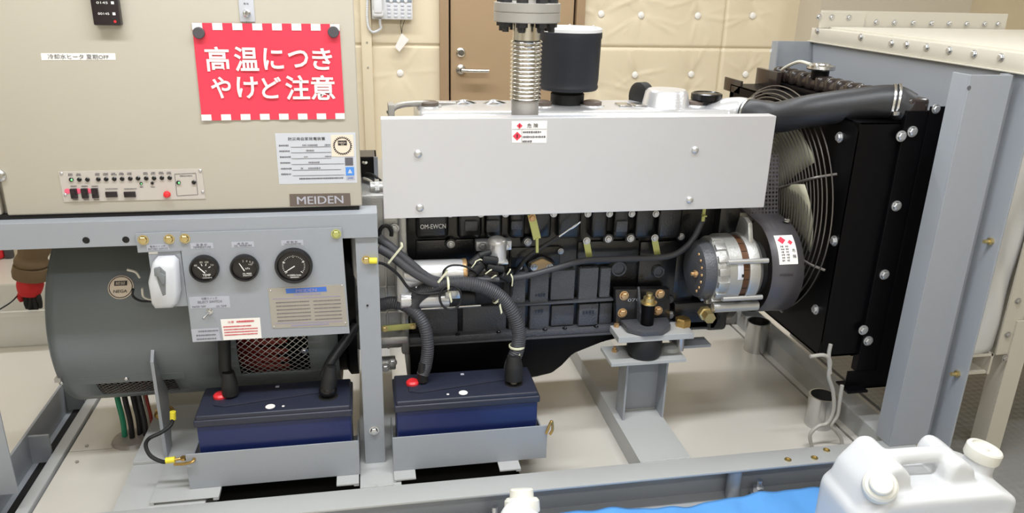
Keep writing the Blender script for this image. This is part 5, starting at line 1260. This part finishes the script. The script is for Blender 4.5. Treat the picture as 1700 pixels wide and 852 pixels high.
# dark terminal box behind the cabinet corner and sensors at the engine's rear
tb_ = empty('terminal_box', (.03, 2.5, .95), 'dark open terminal box with loose wires between cabinet and heat shield', 'box')
a, b = P(601, 250, y=2.45), P(619, 345, y=2.45)
build(G().box(a.x-.03, a.x+.042, 2.45, 2.455, b.z, a.z).box(a.x+.038, a.x+.042, 2.36, 2.45, b.z, a.z).box(a.x-.03, a.x+.042, 2.36, 2.45, a.z-.004, a.z), 'casing', 'meter_black', tb_, flat=True)
build(G().box(a.x+.034, a.x+.046, 2.352, 2.362, b.z, a.z), 'rim', 'blue_grey', tb_, flat=True)
for i, pts in enumerate((((604, 296), (614, 300), (626, 310)), ((604, 330), (613, 326), (625, 318)), ((603, 270), (606, 271), (608, 270)), ((608, 288), (618, 290), (632, 300)), ((606, 310), (618, 316), (628, 330)))):
    build(G().tube([P(a_, b_, y=2.34-.03*j) for j, (a_, b_) in enumerate(pts)], .004, 8), 'loose_wire', 'rubber_matt' if i > 2 else 'cable_white', tb_)
for px, py, r, mm in ((634, 312, .02, 'cast_alu'), (631, 350, .014, 'flange_steel'), (640, 390, .018, 'cast_alu')):
    q = P(px, py, y=2.24); build(G().cyl((q.x-.035, 2.24, q.z), (q.x+.02, 2.24, q.z), r, n=16, bev=.002).cyl((q.x-.02, 2.24, q.z), (q.x-.008, 2.24, q.z), r*1.35, n=6).cyl((q.x+.01, 2.24, q.z), (q.x+.1, 2.3, q.z-.02), r*.8, n=12), 'sensor', mm, eng)
pts = [P(640+10*math.cos(a), 388+13*math.sin(a), y=2.15) for a in [PI*(.9+1.2*i/8) for i in range(9)]]
build(G().tube(pts, .006, 8), 'sensor_wire', 'rubber_matt', eng)
# ================================================================ wall telephone
YT = YW-.02
a, b = P(615, 0, y=YT-.05), P(685, 33, y=YT-.05)
zt0 = b.z
ph = empty('wall_telephone', ((a.x+b.x)/2, YT, zt0), 'white push-button telephone hanging on the cream wall left of the door', 'telephone')
bx0, bx1 = P(640, 20, y=YT-.05).x, P(685, 20, y=YT-.05).x
build(G().box(a.x+.005, bx1, YT-.055, YT-.004, zt0, zt0+.2, .006), 'body', 'phone_white', ph)
for r_ in range(5):
    for c_ in range(4):
        x = bx0+.018+(bx1-bx0-.036)*c_/3; z = zt0+.012+.0185*r_
        if r_ < 4: build(G().box(x-.009, x+.009, YT-.059, YT-.053, z, z+.011, .002), 'key', 'key_grey', ph)
build(G().box(bx0+.004, bx1-.004, YT-.0575, YT-.053, zt0+.088, zt0+.104, .001), 'button_strip', 'lcd_grey', ph)
for k in range(3): build(G().lathe((bx0+.03+.038*k, YT-.0575, zt0+.096), FACE, [(.009, 0), (.009, .003), (0, .004)], 16), 'round_key', 'phone_white', ph)
hx0 = P(618, 20, y=YT-.09).x; hx1 = P(637, 20, y=YT-.09).x
build(G().box(hx0, hx1, YT-.095, YT-.05, zt0+.012, zt0+.05, .012, seg=3).box(hx0, hx1, YT-.095, YT-.05, zt0+.14, zt0+.2, .012, seg=3).box(hx0+.006, hx1-.006, YT-.1, YT-.07, zt0+.03, zt0+.17, .01, seg=3), 'handset', 'phone_white', ph)
q = P(630, 32, y=YT-.07)
cord = [P(630.5, 30, y=YT-.06), P(631, 40, y=YT-.055), P(632, 47, y=YT-.05), P(625, 52, y=YT-.045), P(618, 53, y=YT-.04), P(612, 45, y=YT-.04), P(609.5, 30, y=YT-.04), P(609.5, 10, y=YT-.04), P(611, -10, y=YT-.04), P(616, -25, y=YT-.045)]
build(G().tube(cord, .007, 8, k=14, rf=lambda t, i: .0075 if i % 2 else .0055), 'curly_cord', 'phone_white', ph)
tg_ = empty('hanging_tag', P(668, 72, y=YT-.03), 'small white paper tag hanging on a thin black string under the telephone', 'tag')
build(G().tube([P(666, 33, y=YT-.03), P(665, 42, y=YT-.03), P(667, 56, y=YT-.03)], .0016, 6).tube([P(672, 33, y=YT-.03), P(668, 45, y=YT-.03), P(667, 56, y=YT-.03)], .0016, 6), 'string', 'rubber_matt', tg_)
q4 = [P(*k, y=YT-.03) for k in ((667, 55), (679, 66), (663, 86), (655.5, 78))]; build(G().prism(q4, (0, .002, 0)), 'card', 'paper_white', tg_, flat=True)
# ================================================================ clear tub behind the generator and the worker reaching into it
tx0, tx1, ty0, ty1 = -1.62, -1.22, 3.20, 3.50
tub = empty('plastic_tub', (-1.42, 3.35, 0), 'clear whitish plastic tub on the floor left of the generator drum', 'tub')
def shell(x0, x1, y0, y1, z1, th, tp):
    g = G()
    def ring(x0, x1, y0, y1, z, r=.03):
        pts = []
        for cx_, cy_, a0 in ((x1-r, y1-r, 0), (x0+r, y1-r, PI/2), (x0+r, y0+r, PI), (x1-r, y0+r, 1.5*PI)):
            for k in range(5): a = a0+PI/2*k/4; pts.append(g.bm.verts.new((cx_+r*math.cos(a), cy_+r*math.sin(a), z)))
        return pts
    R = [ring(x0+tp+.004, x1-tp-.004, y0+tp+.004, y1-tp-.004, th), ring(x0+th, x1-th, y0+th, y1-th, z1), ring(x0-.012, x1+.012, y0-.012, y1+.012, z1), ring(x0-.012, x1+.012, y0-.012, y1+.012, z1-.02), ring(x0, x1, y0, y1, z1-.02), ring(x0+tp, x1-tp, y0+tp, y1-tp, 0)]
    for A, B in zip(R, R[1:]):
        for i in range(len(A)): g.bm.faces.new((A[i], A[(i+1) % len(A)], B[(i+1) % len(B)], B[i]))
    g.bm.faces.new(R[0]); g.bm.faces.new(R[-1][::-1]); return g
build(shell(tx0, tx1, ty0, ty1, .175, .003, .03), 'body', 'tub_clear', tub)
# person: one skinned figure, then clothes and hair
pe = [('pelvis', (-.86, 3.62, .86), .135), ('waist', (-.88, 3.58, 1.02), .125), ('chest', (-.93, 3.50, 1.22), .15), ('neckb', (-.98, 3.42, 1.36), .07), ('neck', (-1.0, 3.38, 1.42), .055), ('head', (-1.02, 3.34, 1.53), .095), ('crown', (-1.03, 3.33, 1.61), .07),
      ('shr', (-1.09, 3.42, 1.24), .07), ('elr', (-1.20, 3.38, .92), .052), ('wrr', (-1.255, 3.34, .62), .042), ('shl', (-.78, 3.50, 1.26), .07), ('ell', (-.72, 3.42, 1.0), .05), ('wrl', (-.80, 3.26, .86), .04),
      ('hipr', (-.95, 3.62, .80), .10), ('knr', (-.97, 3.56, .46), .07), ('anr', (-.96, 3.64, .10), .05), ('toer', (-.97, 3.48, .045), .04), ('hipl', (-.77, 3.62, .80), .10), ('knl', (-.74, 3.56, .46), .07), ('anl', (-.74, 3.64, .10), .05), ('toel', (-.74, 3.48, .045), .04)]
ix = {n: i for i, (n, _, _) in enumerate(pe)}
ed = [('pelvis', 'waist'), ('waist', 'chest'), ('chest', 'neckb'), ('neckb', 'neck'), ('neck', 'head'), ('head', 'crown'), ('chest', 'shr'), ('shr', 'elr'), ('elr', 'wrr'), ('chest', 'shl'), ('shl', 'ell'), ('ell', 'wrl'), ('pelvis', 'hipr'), ('hipr', 'knr'), ('knr', 'anr'), ('anr', 'toer'), ('pelvis', 'hipl'), ('hipl', 'knl'), ('knl', 'anl'), ('anl', 'toel')]
def skin(name, pts, edges, m_, parent, root=0, sub=2):
    me = bpy.data.meshes.new(name); me.from_pydata([p for p, r in pts], edges, []); o = bpy.data.objects.new(name, me); C.objects.link(o)
    md = o.modifiers.new('skin', 'SKIN'); md.use_smooth_shade = True
    for i, (p, r) in enumerate(pts): me.skin_vertices[0].data[i].radius = (r, r)
    me.skin_vertices[0].data[root].use_root = True
    md = o.modifiers.new('sub', 'SUBSURF'); md.levels = sub; md.render_levels = sub
    dg = bpy.context.evaluated_depsgraph_get(); m2 = bpy.data.meshes.new_from_object(o.evaluated_get(dg)); bpy.data.objects.remove(o)
    m2.name = name; m2.materials.clear(); m2.materials.append(M[m_]); return link_mesh(name, m2, parent)
person = empty('person', (-.86, 3.6, 0), 'person in brown jacket behind the generator, red-gloved hand reaching down to the clear tub', 'person')
body = skin('body', [(V(p), r) for _, p, r in pe], [(ix[a], ix[b]) for a, b in ed], 'skin', person)
jk = ['pelvis', 'waist', 'chest', 'neckb', 'shr', 'elr', 'wrr', 'shl', 'ell', 'wrl']; ji = {n: i for i, n in enumerate(jk)}
cuff = P(52, 460, y=3.30)
jp = [(V(pe[ix[n]][1]), pe[ix[n]][2]+.016) for n in jk]
skin('jacket', jp, [(ji[a], ji[b]) for a, b in ed if a in ji and b in ji], 'sleeve_brown', person)
tr_ = ['pelvis', 'hipr', 'knr', 'anr', 'hipl', 'knl', 'anl']; ti = {n: i for i, n in enumerate(tr_)}
skin('trousers', [(V(pe[ix[n]][1]), pe[ix[n]][2]+.014) for n in tr_], [(ti[a], ti[b]) for a, b in ed if a in ti and b in ti], 'trouser_navy', person)
for n in ('toer', 'toel'):
    c = V(pe[ix[n]][1]); build(G().box(c.x-.05, c.x+.05, c.y-.07, c.y+.22, 0, .1, .03, seg=3), 'shoe', 'rubber_matt', person)
build(G().ball((-1.03, 3.355, 1.575), .108, sc=(.93, 1.05, .95)), 'hair', 'hair', person)
# forearm sleeve ending in a turned cuff, then the red glove with five fingers
s0, s1, s2 = V((-1.235, 3.35, .72)), P(54, 425, y=3.30), cuff
g = G().tube([s0, s1.lerp(s0, .4), s1, s2.lerp(s1, .35), s2], .06, 18, rf=lambda t, i: .062+.006*math.sin(i*1.1)-.004*t)
c_ = s2; n = (s2-s1).normalized()
g.lathe(s2-n*.055, n, [(.054, 0), (.068, .004), (.072, .03), (.068, .056), (.05, .06)], 22); build(g, 'sleeve', 'sleeve_brown', person)
wr = s2+V((0, 0, .01)); pm = P(49, 488, y=3.30)
build(G().tube([wr, wr.lerp(pm, .5), pm], .04, 16, rf=lambda t, i: .040+.010*math.sin(PI*t)), 'glove', 'glove_red', person)
fing = [((38, 486), (33, 492), (36, 499), .0125), ((45, 492), (44, 503), (46, 511), .012), ((51, 494), (51, 508), (53, 518), .0125), ((57, 493), (59, 507), (60, 517), .012), ((62, 490), (66, 501), (67, 510), .011)]
for i, (a, b, c, r) in enumerate(fing):
    build(G().tube([pm+(P(*a, y=3.30)-pm)*.4, P(*a, y=3.29), P(*b, y=3.28), P(*c, y=3.29)], r, 12, rf=lambda t, i_: r*(1.15-.35*t)), 'glove_finger', 'glove_red' if i == 0 else 'rubber_matt', person)
lead('thin_stick', [P(31, 489, y=3.29), P(18, 502, y=3.22), P(-4, 516, y=3.2)], .003, 'rubber', 'thin grey stick sloping from the red glove to the rim of the tub', 'stick')
# red bag corner further left at the wall
q = P(1, 434, z=.0)
g = G().box(q.x-.16, q.x+.006, q.y+.02, q.y+.1, .0, .11, .02, seg=3)
rb = empty('red_box', (q.x-.07, q.y+.06, 0), 'red box with dark side on the floor by the far wall at the left edge', 'box')
build(g, 'body', 'glove_red', rb); build(G().box(q.x+.006, q.x+.05, q.y+.03, q.y+.09, 0, .1, .012), 'dark_side', 'guard_dark', rb)
# ================================================================ blue tarpaulin
def tarp(u, v):
    x = .36+1.12*u; y = .95+.835*v
    z = .034+.005*math.sin(x*13+y*5)*math.sin(y*11-x*3)+.003*math.sin(x*41+y*17)+.002*math.sin(x*67-y*31)+.012*v
    for cx_, cy_, rx_, ry_ in ((1.315, 1.405, .215, .13), (.218, 1.275, .235, .20)):   # pressed flat under the cans
        dd = max(abs(x-cx_)-rx_, abs(y-cy_)-ry_, 0); z *= min(1, dd/.09)
    return V((x, min(y, 1.793)-.01*math.sin(x*9), max(.003, z)))
g = G().grid(tarp, 110, 80); o = build(g, 'tarpaulin', 'tarp_blue', None, 'crumpled bright blue tarpaulin spread on the floor before the front rail', 'tarpaulin')
md = o.modifiers.new('thick', 'SOLIDIFY'); md.thickness = .0015
# ================================================================ white plastic cans
def can(name_label, loc, yaw, zt):
    """built in local axes: u along the can, v across, z up; caps at both ends, handle between"""
    e = empty('jerry_can', loc, name_label, 'can', None)
    Rm = Matrix.Rotation(yaw, 3, 'Z'); L = V(loc)
    def T(u, v, z): return L+Rm @ V((u, v, z))
    X_, Y_, Z_ = Rm @ NX, Rm @ NY, NZ
    H = zt
    # smooth union of body, shoulders and humps by voxel remesh
    tb = bmesh.new(); g = G(); g.bm = tb
    g.obox(T(0, 0, H*.375), X_*.205, Y_*.105, Z_*(H*.375), .03, 0, 4)
    def wedge(pts, v0, v1): g.prism([T(u, v0, z) for u, z in pts], Y_*(v1-v0), bev=.012)
    wedge([(-.2, H*.6), (.2, H*.6), (.2, H*.80), (.15, H*.845), (-.06, H*.845), (-.14, H*.84), (-.2, H*.72)], -.10, .10)
    wedge([(-.195, H*.70), (-.05, H*.72), (-.065, H*.93), (-.095, H), (-.125, H), (-.175, H*.86)], -.06, .09)
    wedge([(.03, H*.72), (.135, H*.72), (.11, H*.93), (.075, H*.985), (.055, H*.985), (.04, H*.93)], -.05, .085)
    g.tube([T(-.11, .015, H*.945), T(0, .01, H*.955), T(.075, .01, H*.945)], .021, 14)
    g.cyl(T(.160, .01, H*.75), T(.172, .012, H*.93), .036, n=28)
    g.cyl(T(-.12, -.02, H*.74), T(-.155, -.065, H*.91), .034, n=28)
    me = bpy.data.meshes.new('body'); tb.to_mesh(me); tb.free(); o = bpy.data.objects.new('tmp', me); C.objects.link(o)
    md = o.modifiers.new('r', 'REMESH'); md.mode = 'VOXEL'; md.voxel_size = .005; md.use_smooth_shade = True
    md = o.modifiers.new('s', 'SMOOTH'); md.factor = .5; md.iterations = 9
    dg = bpy.context.evaluated_depsgraph_get(); m2 = bpy.data.meshes.new_from_object(o.evaluated_get(dg)); bpy.data.objects.remove(o)
    m2.name = 'body'; m2.materials.clear(); m2.materials.append(M['can_plastic']); m2.polygons.foreach_set('use_smooth', [True]*len(m2.polygons)); link_mesh('body', m2, e)
    ax = (T(.172, .012, H*.93)-T(.160, .01, H*.75)).normalized()+V((.03, -.06, 0)); ax.normalize(); c = T(.168, .01, H*.905)
    g = G().lathe(c, ax, [(0, 0), (.040, 0), (.042, .004), (.042, .028), (.039, .032), (.031, .033), (.029, .028), (.011, .027), (.009, .031), (0, .031)], 36)
    build(g, 'large_cap', 'cap_cream', e)
    ax = (T(-.155, -.065, H*.91)-T(-.12, -.02, H*.74)).normalized()+V((-.02, -.12, 0)); ax.normalize(); c = T(-.148, -.057, H*.875)
    g = G().lathe(c, ax, [(0, 0), (.039, 0), (.040, .004), (.039, .024), (.034, .030), (.027, .031), (.0265, .047), (.024, .05), (0, .05)], 32)
    build(g, 'spout_cap', 'cap_cream', e)
    return e, T
e, T = can('large white jerry can with two caps standing right of the blue tarp', (1.315, 1.405, .006), math.radians(-2), .43)
build(G().prism([T(-.19, -.1062, .255), T(-.08, -.1062, .24), T(-.08, -.1062, .10), T(-.19, -.1062, .10)], (0, .001, 0)), 'paper_label', 'paper_white', e, flat=True)
can('white jerry can at the bottom edge, left of the blue tarp', (.218, 1.275, .006), math.radians(-148), .425)
